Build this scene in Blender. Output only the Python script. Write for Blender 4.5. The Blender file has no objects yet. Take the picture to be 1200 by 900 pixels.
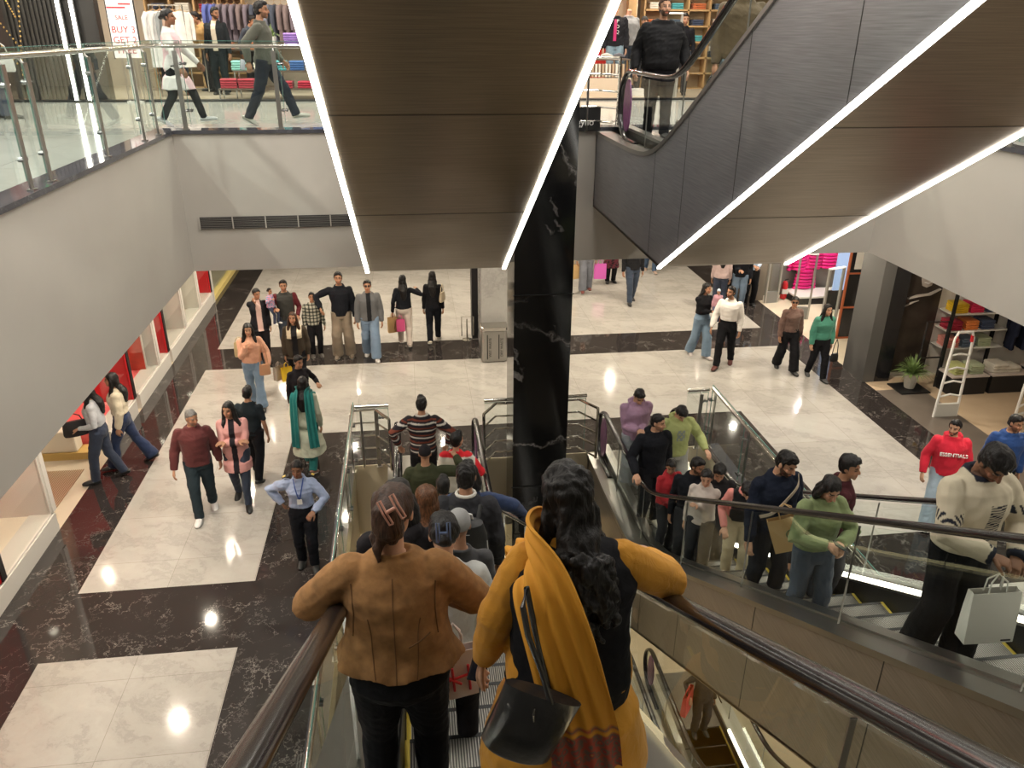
import bpy, bmesh, math, random
from mathutils import Vector, Matrix, noise
random.seed(7)
SC = bpy.context.scene
COL = SC.collection
T30 = math.tan(math.radians(30))
V = Vector

# ------------------------------------------------------------------ materials
MATS = {}
def nodes(name):
    m = bpy.data.materials.new(name); m.use_nodes = True
    nt = m.node_tree; b = nt.nodes['Principled BSDF']
    return m, nt, b
def N(nt, t, **kw):
    n = nt.nodes.new(t)
    for k, v in kw.items():
        if k in n.inputs: n.inputs[k].default_value = v
        else: setattr(n, k, v)
    return n
def rgba(c): return (c[0], c[1], c[2], 1)
def ramp(nt, fac, stops):
    r = N(nt, 'ShaderNodeValToRGB'); e = r.color_ramp.elements
    while len(e) < len(stops): e.new(.5)
    for i, (p, c) in enumerate(stops):
        e[i].position = p; e[i].color = rgba(c)
    nt.links.new(fac, r.inputs[0]); return r.outputs[0]
def plain(name, c, rough=.5, metal=0., var=0., scale=8., bump=0., emit=None, es=1., spec=None, coat=0.):
    if name in MATS: return MATS[name]
    m, nt, b = nodes(name)
    b.inputs['Base Color'].default_value = rgba(c)
    b.inputs['Roughness'].default_value = rough
    b.inputs['Metallic'].default_value = metal
    if spec is not None: b.inputs['Specular IOR Level'].default_value = spec
    if coat: b.inputs['Coat Weight'].default_value = coat; b.inputs['Coat Roughness'].default_value = .1
    if var or bump:
        tc = N(nt, 'ShaderNodeTexCoord'); nz = N(nt, 'ShaderNodeTexNoise', Scale=scale, Detail=5.)
        nt.links.new(tc.outputs['Object'], nz.inputs['Vector'])
        if var:
            lo = [max(0, x*(1-var)) for x in c]; hi = [min(1, x*(1+var)) for x in c]
            nt.links.new(ramp(nt, nz.outputs['Fac'], [(.3, lo), (.7, hi)]), b.inputs['Base Color'])
        if bump:
            bp = N(nt, 'ShaderNodeBump', Strength=bump, Distance=.01)
            nt.links.new(nz.outputs['Fac'], bp.inputs['Height']); nt.links.new(bp.outputs[0], b.inputs['Normal'])
    if emit:
        b.inputs['Emission Color'].default_value = rgba(emit); b.inputs['Emission Strength'].default_value = es
    MATS[name] = m; return m
def glow(name, c, s):
    return plain(name, c, .6, emit=c, es=s)

def fabric(c, rough=.85, fine=True, name=None):
    key = name or 'fabric_%02x%02x%02x' % tuple(int(max(0, min(1, x))*255) for x in c)
    if key in MATS: return MATS[key]
    m, nt, b = nodes(key)
    b.inputs['Roughness'].default_value = rough
    b.inputs['Sheen Weight'].default_value = .1 if max(c) > .05 else 0.
    b.inputs['Specular IOR Level'].default_value = .35 if max(c) > .05 else .15
    tc = N(nt, 'ShaderNodeTexCoord')
    n1 = N(nt, 'ShaderNodeTexNoise', Scale=5., Detail=6.); nt.links.new(tc.outputs['Object'], n1.inputs['Vector'])
    lo = [x*.86 for x in c]; hi = [min(1, x*1.12+.003) for x in c]
    nt.links.new(ramp(nt, n1.outputs['Fac'], [(.3, lo), (.7, hi)]), b.inputs['Base Color'])
    n2 = N(nt, 'ShaderNodeTexNoise', Scale=13., Detail=6.); n2.inputs['Distortion'].default_value = .6; nt.links.new(tc.outputs['Object'], n2.inputs['Vector'])
    bp = N(nt, 'ShaderNodeBump', Strength=.5, Distance=.02)
    nt.links.new(n2.outputs['Fac'], bp.inputs['Height']); nt.links.new(bp.outputs[0], b.inputs['Normal'])
    MATS[key] = m; return m
def colour_attr(name, rough=.8, sub=0., bump=.25, sheen=0.):
    if name in MATS: return MATS[name]
    m, nt, b = nodes(name)
    a = N(nt, 'ShaderNodeVertexColor', layer_name='Col')
    nt.links.new(a.outputs['Color'], b.inputs['Base Color'])
    b.inputs['Roughness'].default_value = rough; b.inputs['Specular IOR Level'].default_value = .25
    if sub: b.inputs['Subsurface Weight'].default_value = sub; b.inputs['Subsurface Radius'].default_value = (.01, .004, .002)
    if sheen: b.inputs['Sheen Weight'].default_value = sheen
    tc = N(nt, 'ShaderNodeTexCoord'); n2 = N(nt, 'ShaderNodeTexNoise', Scale=30., Detail=4.)
    nt.links.new(tc.outputs['Object'], n2.inputs['Vector'])
    bp = N(nt, 'ShaderNodeBump', Strength=bump, Distance=.008)
    nt.links.new(n2.outputs['Fac'], bp.inputs['Height']); nt.links.new(bp.outputs[0], b.inputs['Normal'])
    MATS[name] = m; return m

def marble(name, base, vein, dark=False, rough=.08, scale=.6, tile=None):
    m, nt, b = nodes(name)
    L = nt.links.new
    tc = N(nt, 'ShaderNodeTexCoord'); mp = N(nt, 'ShaderNodeMapping'); L(tc.outputs['Object'], mp.inputs['Vector'])
    mp.inputs['Rotation'].default_value = (0.2, .3, .5)
    w = N(nt, 'ShaderNodeTexNoise', Scale=scale*2, Detail=8.); w.inputs['Roughness'].default_value = .65
    L(mp.outputs[0], w.inputs['Vector'])
    sc = N(nt, 'ShaderNodeVectorMath', operation='SCALE'); L(w.outputs['Color'], sc.inputs[0]); sc.inputs['Scale'].default_value = 1.6 if dark else .9
    ad = N(nt, 'ShaderNodeVectorMath', operation='ADD'); L(mp.outputs[0], ad.inputs[0]); L(sc.outputs[0], ad.inputs[1])
    if dark:
        mp2 = N(nt, 'ShaderNodeMapping'); mp2.inputs['Scale'].default_value = (1., .45, 1.); L(ad.outputs[0], mp2.inputs['Vector'])
        vo = N(nt, 'ShaderNodeTexVoronoi', Scale=scale*3.2, feature='DISTANCE_TO_EDGE'); L(mp2.outputs[0], vo.inputs['Vector'])
        vr = ramp(nt, vo.outputs['Distance'], [(0., (1, 1, 1)), (.007, (.28, .28, .28)), (.022, (0, 0, 0))])
        nz = N(nt, 'ShaderNodeTexNoise', Scale=scale*2.5, Detail=3.); L(tc.outputs['Object'], nz.inputs['Vector'])
        mk = ramp(nt, nz.outputs['Fac'], [(.42, (0, 0, 0)), (.62, (1, 1, 1))])
        mul = N(nt, 'ShaderNodeMath', operation='MULTIPLY'); L(vr, mul.inputs[0]); L(mk, mul.inputs[1])
        # short streaks
        mp3 = N(nt, 'ShaderNodeMapping'); mp3.inputs['Rotation'].default_value = (0, 0, .9); mp3.inputs['Scale'].default_value = (7., 1.3, 3.); L(ad.outputs[0], mp3.inputs['Vector'])
        st = N(nt, 'ShaderNodeTexNoise', Scale=scale*3., Detail=4.); L(mp3.outputs[0], st.inputs['Vector'])
        sr = ramp(nt, st.outputs['Fac'], [(.66, (0, 0, 0)), (.74, (.5, .5, .5))])
        mx = N(nt, 'ShaderNodeMath', operation='MAXIMUM'); L(mul.outputs[0], mx.inputs[0]); L(sr, mx.inputs[1])
        fac = mx.outputs[0]
    else:
        st = N(nt, 'ShaderNodeTexNoise', Scale=scale*1.6, Detail=9.); st.inputs['Roughness'].default_value = .7
        mp3 = N(nt, 'ShaderNodeMapping'); mp3.inputs['Scale'].default_value = (1., 2.2, 1.); L(ad.outputs[0], mp3.inputs['Vector'])
        L(mp3.outputs[0], st.inputs['Vector'])
        fac = ramp(nt, st.outputs['Fac'], [(.35, (0, 0, 0)), (.5, (.3, .3, .3)), (.54, (.75, .75, .75)), (.58, (.35, .35, .35)), (.75, (.8, .8, .8))])
    mi = N(nt, 'ShaderNodeMix', data_type='RGBA'); mi.inputs[6].default_value = rgba(base); mi.inputs[7].default_value = rgba(vein)
    L(fac, mi.inputs[0]); out = mi.outputs[2]
    if tile:
        br = N(nt, 'ShaderNodeTexBrick', Scale=1.); br.offset = 0.; br.inputs['Mortar Size'].default_value = .0028; br.inputs['Brick Width'].default_value = tile; br.inputs['Row Height'].default_value = tile*1.0
        br.inputs['Color1'].default_value = (1, 1, 1, 1); br.inputs['Color2'].default_value = (.93, .93, .92, 1); br.inputs['Mortar'].default_value = (.62, .6, .57, 1); br.inputs['Bias'].default_value = 0
        mp4 = N(nt, 'ShaderNodeMapping'); mp4.inputs['Location'].default_value = (4.25, -.55, 0)
        L(tc.outputs['Object'], mp4.inputs['Vector']); L(mp4.outputs[0], br.inputs['Vector'])
        m2 = N(nt, 'ShaderNodeMix', data_type='RGBA', blend_type='MULTIPLY'); m2.inputs[0].default_value = 1.
        L(out, m2.inputs[6]); L(br.outputs['Color'], m2.inputs[7]); out = m2.outputs[2]
    L(out, b.inputs['Base Color']); b.inputs['Roughness'].default_value = rough
    return m

def brushed(name, c, rough=.3, streak=(1, 1, 40), metal=1., amp=.12):
    if name in MATS: return MATS[name]
    m, nt, b = nodes(name); L = nt.links.new
    tc = N(nt, 'ShaderNodeTexCoord'); mp = N(nt, 'ShaderNodeMapping'); mp.inputs['Scale'].default_value = streak
    L(tc.outputs['Object'], mp.inputs['Vector'])
    nz = N(nt, 'ShaderNodeTexNoise', Scale=2.5, Detail=6.); L(mp.outputs[0], nz.inputs['Vector'])
    n2 = N(nt, 'ShaderNodeTexNoise', Scale=.9, Detail=4.); L(tc.outputs['Object'], n2.inputs['Vector'])
    mr = N(nt, 'ShaderNodeMapRange'); mr.inputs['To Min'].default_value = rough-amp; mr.inputs['To Max'].default_value = rough+amp
    L(n2.outputs['Fac'], mr.inputs['Value']); L(mr.outputs[0], b.inputs['Roughness'])
    lo = [x*.8 for x in c]; hi = [min(1, x*1.15) for x in c]
    L(ramp(nt, nz.outputs['Fac'], [(.3, lo), (.7, hi)]), b.inputs['Base Color'])
    b.inputs['Metallic'].default_value = metal
    # slow warping of the thin sheets
    n3 = N(nt, 'ShaderNodeTexNoise', Scale=.7, Detail=1.); L(tc.outputs['Object'], n3.inputs['Vector'])
    bp = N(nt, 'ShaderNodeBump', Strength=.5, Distance=.06); L(n3.outputs['Fac'], bp.inputs['Height'])
    b2 = N(nt, 'ShaderNodeBump', Strength=.06, Distance=.01); L(nz.outputs['Fac'], b2.inputs['Height']); L(bp.outputs[0], b2.inputs['Normal'])
    L(b2.outputs[0], b.inputs['Normal'])
    MATS[name] = m; return m

def thin_glass(name, tint=(.86, .93, .90), refl=1.0):
    m = bpy.data.materials.new(name); m.use_nodes = True; nt = m.node_tree; nt.nodes.clear()
    out = N(nt, 'ShaderNodeOutputMaterial'); tr = N(nt, 'ShaderNodeBsdfTransparent'); tr.inputs[0].default_value = rgba(tint)
    gl = N(nt, 'ShaderNodeBsdfGlossy'); gl.inputs['Roughness'].default_value = .015; gl.inputs[0].default_value = (.95, 1, .98, 1)
    fr = N(nt, 'ShaderNodeFresnel', IOR=1.5); mul = N(nt, 'ShaderNodeMath', operation='MULTIPLY'); mul.inputs[1].default_value = refl
    mx = N(nt, 'ShaderNodeMixShader'); L = nt.links.new
    ge = N(nt, 'ShaderNodeNewGeometry'); inv = N(nt, 'ShaderNodeMath', operation='SUBTRACT'); inv.inputs[0].default_value = 1.; L(ge.outputs['Backfacing'], inv.inputs[1]); m0 = N(nt, 'ShaderNodeMath', operation='MULTIPLY'); L(fr.outputs[0], m0.inputs[0]); L(inv.outputs[0], m0.inputs[1]); L(m0.outputs[0], mul.inputs[0]); L(mul.outputs[0], mx.inputs[0]); L(tr.outputs[0], mx.inputs[1]); L(gl.outputs[0], mx.inputs[2]); L(mx.outputs[0], out.inputs[0])
    return m

# ------------------------------------------------------------------ mesh builder
class MB:
    def __init__(s): s.v = []; s.f = []; s.m = []
    def add(s, vs, fs, mi=0):
        o = len(s.v); s.v += [V(x) for x in vs]; s.f += [[i+o for i in f] for f in fs]; s.m += [mi]*len(fs); return s
    def box(s, a, b, mi=0, M=None):
        x0, y0, z0 = a; x1, y1, z1 = b
        vs = [V(p) for p in ((x0, y0, z0), (x1, y0, z0), (x1, y1, z0), (x0, y1, z0), (x0, y0, z1), (x1, y0, z1), (x1, y1, z1), (x0, y1, z1))]
        if M: vs = [M @ p for p in vs]
        return s.add(vs, [(0, 3, 2, 1), (4, 5, 6, 7), (0, 1, 5, 4), (1, 2, 6, 5), (2, 3, 7, 6), (3, 0, 4, 7)], mi)
    def cbox(s, c, d, mi=0, M=None):
        a = [c[i]-d[i]/2 for i in range(3)]; b = [c[i]+d[i]/2 for i in range(3)]
        return s.box(a, b, mi, M)
    def prism(s, poly, x0, x1, mi=0, axis='x'):
        n = len(poly)
        mk = {'x': lambda p, t: (t, p[0], p[1]), 'y': lambda p, t: (p[0], t, p[1]), 'z': lambda p, t: (p[0], p[1], t)}[axis]
        vs = [mk(p, x0) for p in poly]+[mk(p, x1) for p in poly]
        fs = [tuple(range(n-1, -1, -1)), tuple(range(n, 2*n))]+[(i, (i+1) % n, (i+1) % n+n, i+n) for i in range(n)]
        return s.add(vs, fs, mi)
    def strip(s, top, bot, x0, x1, mi=0):
        # band between two equally sampled YZ polylines, extruded in X (quads only)
        n = len(top); vs = []
        for x in (x0, x1):
            vs += [(x, p[0], p[1]) for p in top]+[(x, p[0], p[1]) for p in bot]
        fs = []
        for i in range(n-1):
            fs += [(i, i+1, n+i+1, n+i), (2*n+i, 3*n+i, 3*n+i+1, 2*n+i+1), (i, 2*n+i, 2*n+i+1, i+1), (n+i, n+i+1, 3*n+i+1, 3*n+i)]
        fs += [(0, n, 3*n, 2*n), (n-1, 3*n-1, 4*n-1, 2*n-1)]
        return s.add(vs, fs, mi)
    def tube(s, pts, r, n=10, mi=0, ry=None, cap=True, up=None):
        pts = [V(p) for p in pts]; k = len(pts)
        rs = r if isinstance(r, (list, tuple)) else [r]*k
        t0 = (pts[1]-pts[0]).normalized(); u = V(up) if up else (V((0, 0, 1)) if abs(t0.z) < .9 else V((0, 1, 0)))
        vs = []
        for i, p in enumerate(pts):
            t = (pts[min(i+1, k-1)]-pts[max(i-1, 0)])
            t = t.normalized() if t.length > 1e-9 else t0
            a = u.cross(t)
            if a.length < 1e-6: a = V((1, 0, 0)).cross(t)
            a.normalize(); u2 = t.cross(a).normalized(); u = u2
            for j in range(n):
                th = 2*math.pi*j/n
                vs.append(p+a*math.cos(th)*rs[i]+u2*math.sin(th)*(rs[i] if ry is None else rs[i]*ry))
        fs = [(i*n+j, i*n+(j+1) % n, (i+1)*n+(j+1) % n, (i+1)*n+j) for i in range(k-1) for j in range(n)]
        if cap: fs += [tuple(range(n-1, -1, -1)), tuple(range((k-1)*n, k*n))]
        return s.add(vs, fs, mi)
    def cyl(s, a, b, r, n=16, mi=0): return s.tube([a, b], r, n, mi)
    def lathe(s, prof, c=(0, 0, 0), n=20, mi=0, sx=1., sy=1.):
        vs = []; k = len(prof)
        for r, z in prof:
            for j in range(n):
                th = 2*math.pi*j/n; vs.append((c[0]+r*sx*math.cos(th), c[1]+r*sy*math.sin(th), c[2]+z))
        fs = [(i*n+j, i*n+(j+1) % n, (i+1)*n+(j+1) % n, (i+1)*n+j) for i in range(k-1) for j in range(n)]
        fs += [tuple(range(n-1, -1, -1)), tuple(range((k-1)*n, k*n))]
        return s.add(vs, fs, mi)
    def build(s, name, mats, parent=None, smooth=False, loc=None, bevel=0., kind=None):
        me = bpy.data.meshes.new(name); me.from_pydata([tuple(v) for v in s.v], [], s.f); me.validate()
        for m in (mats if isinstance(mats, (list, tuple)) else [mats]): me.materials.append(m)
        me.polygons.foreach_set('material_index', s.m[:len(me.polygons)] if len(me.polygons) == len(s.m) else [0]*len(me.polygons))
        bm = bmesh.new(); bm.from_mesh(me); bmesh.ops.recalc_face_normals(bm, faces=bm.faces); bm.to_mesh(me); bm.free()
        if smooth:
            me.polygons.foreach_set('use_smooth', [True]*len(me.polygons))
            me.set_sharp_from_angle(angle=math.radians(40))
        ob = bpy.data.objects.new(name, me); COL.objects.link(ob)
        if parent: ob.parent = parent
        if loc: ob.location = loc
        if bevel:
            b = ob.modifiers.new('bevel', 'BEVEL'); b.width = bevel; b.segments = 2; b.limit_method = 'ANGLE'
        if kind: ob['kind'] = kind
        return ob
def tag(o, label, cat, group=None):
    o['label'] = label; o['category'] = cat
    if group: o['group'] = group
    return o
def empty(name, loc=(0, 0, 0), rz=0., label=None, cat=None, group=None):
    o = bpy.data.objects.new(name, None); o.empty_display_size = .1; COL.objects.link(o)
    o.location = loc; o.rotation_euler = (0, 0, rz)
    if label: tag(o, label, cat, group)
    return o
def copy_thing(root, loc, rz=None, label=None, group=None):
    r = root.copy(); COL.objects.link(r); r.location = loc
    if rz is not None: r.rotation_euler = (0, 0, rz)
    if label: r['label'] = label
    if group: r['group'] = group
    for ch in list(root.children):
        c = ch.copy(); COL.objects.link(c); c.parent = r
        for g in ch.children:
            d = g.copy(); COL.objects.link(d); d.parent = c
    return r
def struct(mb, name, mats, **kw): return mb.build(name, mats, kind='structure', **kw)
def text_obj(name, s, size, mat, parent, loc, rot, extrude=.002, align='CENTER'):
    cu = bpy.data.curves.new(name, 'FONT'); cu.body = s; cu.size = size; cu.extrude = extrude; cu.align_x = align; cu.align_y = 'CENTER'
    cu.materials.append(mat)
    o = bpy.data.objects.new(name, cu); COL.objects.link(o)
    dg = bpy.context.evaluated_depsgraph_get(); me = bpy.data.meshes.new_from_object(o.evaluated_get(dg))
    bpy.data.objects.remove(o); ob = bpy.data.objects.new(name, me); COL.objects.link(ob)
    ob.parent = parent; ob.location = loc; ob.rotation_euler = rot
    return ob
def sheet(mb, pts_fn, nu, nv, mi=0, th=.01):
    # a thick sheet sampled from pts_fn(u,v) -> (point, normal)
    top = []; bot = []
    for i in range(nu+1):
        for j in range(nv+1):
            p, n = pts_fn(i/nu, j/nv); p = V(p); n = V(n).normalized(); top.append(p+n*th/2); bot.append(p-n*th/2)
    W = nv+1; K = (nu+1)*W; fs = []
    for i in range(nu):
        for j in range(nv):
            a = i*W+j; fs += [(a, a+1, a+W+1, a+W), (K+a, K+a+W, K+a+W+1, K+a+1)]
    for i in range(nu):
        a = i*W; fs.append((a, a+W, K+a+W, K+a)); a = i*W+nv; fs.append((a, K+a, K+a+W, a+W))
    for j in range(nv):
        a = j; fs.append((a, K+a, K+a+1, a+1)); a = nu*W+j; fs.append((a, a+1, K+a+1, K+a))
    return mb.add(top+bot, fs, mi)
# ------------------------------------------------------------------ camera (measured from the vanishing points)
F = 924.55
p_, r_, y_ = [math.radians(a) for a in (24.213, .4056, 7.489)]
cp, sp, cr, sr = math.cos(p_), math.sin(p_), math.cos(r_), math.sin(r_)
f_ = V((0, cp, -sp)); u_ = V((0, sp, cp)); x_ = V((1, 0, 0))
x2 = cr*x_+sr*u_; u2 = -sr*x_+cr*u_
Zr = Matrix.Rotation(-y_, 3, 'Z')
AX, AU, AF = Zr @ x2, Zr @ u2, Zr @ f_
cam = bpy.data.cameras.new('camera'); cam.sensor_width = 36.; cam.lens = F/1200*36.; cam.clip_start = .05; cam.clip_end = 200
co = bpy.data.objects.new('camera', cam); COL.objects.link(co)
Mx = Matrix((AX, AU, -AF)).transposed().to_4x4(); Mx.translation = V((0, 0, 6.35)); co.matrix_world = Mx
SC.camera = co
SC.view_settings.view_transform = 'Standard'; SC.view_settings.look = 'None'; SC.view_settings.gamma = 1.
SC.view_settings.exposure = -.1
SC.view_settings.use_curve_mapping = False
w = bpy.data.worlds.new('world'); SC.world = w; w.use_nodes = True
w.node_tree.nodes['Background'].inputs[0].default_value = (1., .97, .92, 1); w.node_tree.nodes['Background'].inputs[1].default_value = .22

# ------------------------------------------------------------------ materials of the building
M_white = marble('light_marble', (.455, .43, .395), (.32, .30, .275), rough=.09, tile=1.05)
M_dark = marble('dark_marble', (.030, .025, .024), (.36, .33, .30), dark=True, rough=.06, scale=.8)
M_black = marble('black_marble', (.004, .004, .0045), (.30, .28, .27), dark=True, rough=.09, scale=.2)
M_grey_marble = marble('grey_marble', (.40, .39, .37), (.27, .26, .25), rough=.2, scale=.8)
M_upfloor = marble('upper_floor_stone', (.46, .46, .43), (.38, .38, .36), rough=.12, scale=.5, tile=1.2)
M_wall = plain('painted_plaster', (.46, .43, .385), .6, var=.03, scale=1.5)
M_ceil = plain('ceiling_paint', (.6, .57, .52), .8)
M_beige = plain('beige_panel', (.60, .52, .37), .5)
M_steel = brushed('brushed_steel_dark', (.30, .265, .23), .34, metal=.7)
M_bronze = brushed('bronze_steel_soffit', (.25, .20, .145), .33, streak=(1, 30, 30), metal=.9, amp=.08)
M_cool = brushed('cool_steel_side', (.27, .27, .29), .33, metal=.7)
M_chrome = plain('polished_steel', (.62, .60, .56), .16, 1.)
M_satin = plain('satin_steel', (.42, .41, .39), .3, 1.)
M_rubber = plain('black_rubber', (.012, .010, .010), .22, coat=.15)
M_dkmetal = plain('dark_metal', (.05, .05, .05), .35, .8)
M_glass = thin_glass('clear_glass', (.95, .975, .965), .6)
M_glass2 = thin_glass('green_tint_glass', (.90, .955, .94), 1.6)
M_edge = plain('glass_edge', (.10, .22, .19), .1)
M_led = glow('warm_led', (1., .93, .76), 9.)
M_led1 = glow('soft_amber_led', (1., .80, .45), 2.5)
M_led2 = glow('white_led', (1., .96, .86), 14.)
M_yel = plain('yellow_paint', (.62, .46, .06), .5)
M_blk = plain('matt_black', (.008, .008, .009), .5)
M_paint_white = plain('white_enamel', (.75, .74, .71), .35)
M_red = plain('red_lacquer', (.55, .012, .02), .35)
M_peach = plain('peach_wall', (.85, .52, .36), .6)
M_wood = plain('light_wood', (.50, .32, .15), .45, var=.12, scale=6)
M_kerb = marble('kerb_marble', (.06, .06, .07), (.3, .3, .3), dark=True, rough=.08, scale=1.2)
M_purple = plain('purple_decal', (.16, .05, .14), .35, var=.4, scale=9)
# ribbed step tread
def ribbed(name, c1, c2, axis=0, per=.014):
    m, nt, b = nodes(name); L = nt.links.new
    tc = N(nt, 'ShaderNodeTexCoord'); wv = N(nt, 'ShaderNodeTexWave', Scale=1./per/6.2832*6.2832/1.0); wv.bands_direction = 'XYZ'[axis]
    wv.inputs['Scale'].default_value = .314/per; L(tc.outputs['Object'], wv.inputs['Vector'])
    L(ramp(nt, wv.outputs['Color'], [(.35, c1), (.65, c2)]), b.inputs['Base Color'])
    bp = N(nt, 'ShaderNodeBump', Strength=.6, Distance=.006); L(wv.outputs['Color'], bp.inputs['Height']); L(bp.outputs[0], b.inputs['Normal'])
    b.inputs['Metallic'].default_value = .75; b.inputs['Roughness'].default_value = .38
    return m
M_tread = ribbed('ribbed_tread', (.09, .085, .08), (.36, .34, .31))
M_riser = ribbed('ribbed_riser', (.03, .03, .03), (.16, .15, .14))

# ------------------------------------------------------------------ ground floor of the view (z = 0) with its marble inlay
def grid_floor(name, xs, ys, z, fn, mats, th=.25):
    mb = MB()
    for i in range(len(xs)-1):
        for j in range(len(ys)-1):
            k = fn((xs[i]+xs[i+1])/2, (ys[j]+ys[j+1])/2)
            if k is None: continue
            mb.box((xs[i], ys[j], z-.1), (xs[i+1], ys[j+1], z), k)
    return struct(mb, name, mats)
WX0, WX1, WY1 = -1.06, 4.78, 11.13          # the escalator well in the floor
M_store_floor = plain('store_floor_tile', (.58, .44, .30), .25, var=.05, scale=2)
M_store_grey = plain('store_floor_grey', (.15, .125, .105), .3, var=.1, scale=3)
M_shop_cream = plain('shop_floor_cream', (.66, .58, .45), .2, var=.05, scale=2)
def lowfloor(x, y):
    if WX0-.02 < x < WX1+.02 and y < WY1+.02: return None
    if x < -5.0: return 4
    if x > 8.82:
        if y > 13.45: return 4
        if x < 9.75 and y < 12.9: return 3
        return 2
    if -4.25 < x < -2.14 and (y < 7.2 or 8.38 < y < 15.38): return 0
    if 5.85 < x < 8.05 and (y < 7.2 or 8.38 < y < 15.38): return 0
    if -4.25 < x < 8.05 and 12.33 < y < 15.38: return 0
    if -4.25 < x < 8.05 and y > 16.53: return 0
    return 1
grid_floor('floor', [-12, -5, -4.25, -2.14, WX0-.02, WX1+.02, 5.85, 8.05, 8.82, 9.75, 20], [-8, 7.2, 8.38, WY1+.02, 12.33, 12.9, 13.45, 15.38, 16.53, 32], 0., lowfloor,
           [M_white, M_dark, M_store_floor, M_store_grey, M_shop_cream])
# inner faces of the well
mb = MB()
mb.box((WX0-.2, -8, -1.3), (WX0, WY1+.2, -.004)); mb.box((WX1, -8, -1.3), (WX1+.2, WY1+.2, -.004)); mb.box((WX0, WY1, -1.3), (WX1, WY1+.2, -.004))
struct(mb, 'trim_1', M_beige)
# dark kerb ring round the well
mb = MB()
for a, b in (((WX0-.18, -8, 0), (WX0+.02, WY1, .035)), ((WX1-.02, -8, 0), (WX1+.18, WY1, .035))): mb.box(a, b)
struct(mb, 'trim_2', M_kerb)
# level below
M_low = plain('lower_floor_stone', (.42, .36, .27), .15, var=.08, scale=1.5)
mb = MB().box((-14, -10, -5.1), (20, 32, -5.0)); struct(mb, 'floor', M_low)
mb = MB().box((-14, 14, -5), (20, 14.2, -.3)); struct(mb, 'wall_below', M_beige)

# ------------------------------------------------------------------ upper slab (z 3.05 .. 5)
SX0, SX1, SY1, ZB, ZT = -3.2, 7.45, 11.85, 3.05, 5.0
mb = MB()
mb.box((SX0-.25, -8, ZB), (SX0, SY1+.25, ZT)); struct(mb, 'wall_left', M_wall)
mb = MB(); mb.box((SX0, SY1, ZB), (SX1, SY1+.25, ZT)); struct(mb, 'wall_far', M_wall)
mb = MB(); mb.box((SX1, -8, ZB), (SX1+.25, SY1+.25, ZT)); struct(mb, 'wall_right', M_wall)
mb = MB()
mb.box((-14, -8, ZB), (SX0-.25, 32, ZB+.1)); mb.box((SX1+.25, -8, ZB), (20, 32, ZB+.1)); mb.box((SX0-.25, SY1+.25, ZB), (SX1+.25, 32, ZB+.1))
struct(mb, 'ceiling', M_ceil)
def upfloor(x, y):
    if SX0-.02 < x < SX1+.02 and y < SY1+.02: return None
    if y > 17.3 or x < -8.2: return 1
    return 0
M_upstore = plain('upper_store_floor', (.52, .45, .35), .25, var=.05, scale=2)
grid_floor('floor', [-14, -8.2, SX0-.02, SX1+.02, 20], [-8, SY1+.02, 17.3, 32], ZT, upfloor, [M_upfloor, M_upstore])
mb = MB()
mb.box((SX0-.27, -8, ZT), (SX0+.03, SY1+.27, ZT+.05)); mb.box((SX0+.03, SY1-.03, ZT), (SX1-.03, SY1+.27, ZT+.05)); mb.box((SX1-.03, -8, ZT), (SX1+.27, SY1+.27, ZT+.05))
struct(mb, 'trim_3', M_kerb)
mb = MB(); mb.box((-8.3, 17.15, ZT), (20, 17.45, ZT+.03)); struct(mb, 'trim_4', M_blk)

# air vent slot in the far fascia
av = empty('air_vent', (-1.85, SY1-.02, 3.76), 0, 'long dark louvred air vent slot in the cream wall below the upper railing', 'vent')
mb = MB(); mb.box((-1.17, 0, -.085), (1.17, .03, .085)); mb.build('backing', M_blk, av)
mb = MB()
for k in range(7): mb.box((-1.16, -.012, -.075+k*.0235), (1.16, .006, -.067+k*.0235))
mb.build('louvre', plain('vent_grey', (.16, .15, .14), .5), av)
mb = MB()
for k in range(6): mb.box((-1.17+k*.464, -.018, -.085), (-1.155+k*.464, .01, .085))
mb.build('divider', plain('vent_cream', (.5, .47, .42), .5), av)
av2 = copy_thing(av, (4.2, SY1-.02, 3.76)) if False else None

# columns
cl = struct(MB().box((1.36, 10.2, -5), (2.17, 10.95, 12.6)), 'wall_column_black', M_black)
mb = MB().box((1.34, 10.18, -.004), (2.19, 10.2, .006)).box((1.34, 10.18, 3.04), (2.19, 10.2, 3.05)); struct(mb, 'trim_5', M_dkmetal)
struct(MB().box((1.40, 15.62, 0), (2.25, 16.5, ZB)), 'wall_column_grey', M_grey_marble)
struct(MB().box((1.27, 16.55, 0), (1.52, 16.9, ZB)), 'wall_column_dark', M_blk)
# walls that close the place
struct(MB().box((-14, 31.8, 0), (20, 32, 10)), 'wall_back', M_wall)
struct(MB().box((-14, -8.2, -5), (20, -8, 12)), 'wall_behind', M_wall)
struct(MB().box((-12, 22, ZT), (20, 22.3, 10)), 'wall_store_back', plain('store_back_wall', (.55, .47, .38), .6))
struct(MB().box((13.4, 2, 0), (13.6, 24, ZB)), 'wall_store_right', plain('store_white_wall', (.7, .66, .6), .6))
struct(MB().box((-14.2, -8, 0), (-14, 32, 12)), 'wall_side', M_wall)
struct(MB().box((20, -8, 0), (20.2, 32, 12)), 'wall_side_right', M_wall)
struct(MB().box((-14, 13.5, 8.3), (20, 32, 8.45)).box((-14, -8, 8.3), (-3.6, 13.5, 8.45)).box((7.8, -8, 8.3), (20, 13.5, 8.45)), 'ceiling', M_ceil)

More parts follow.
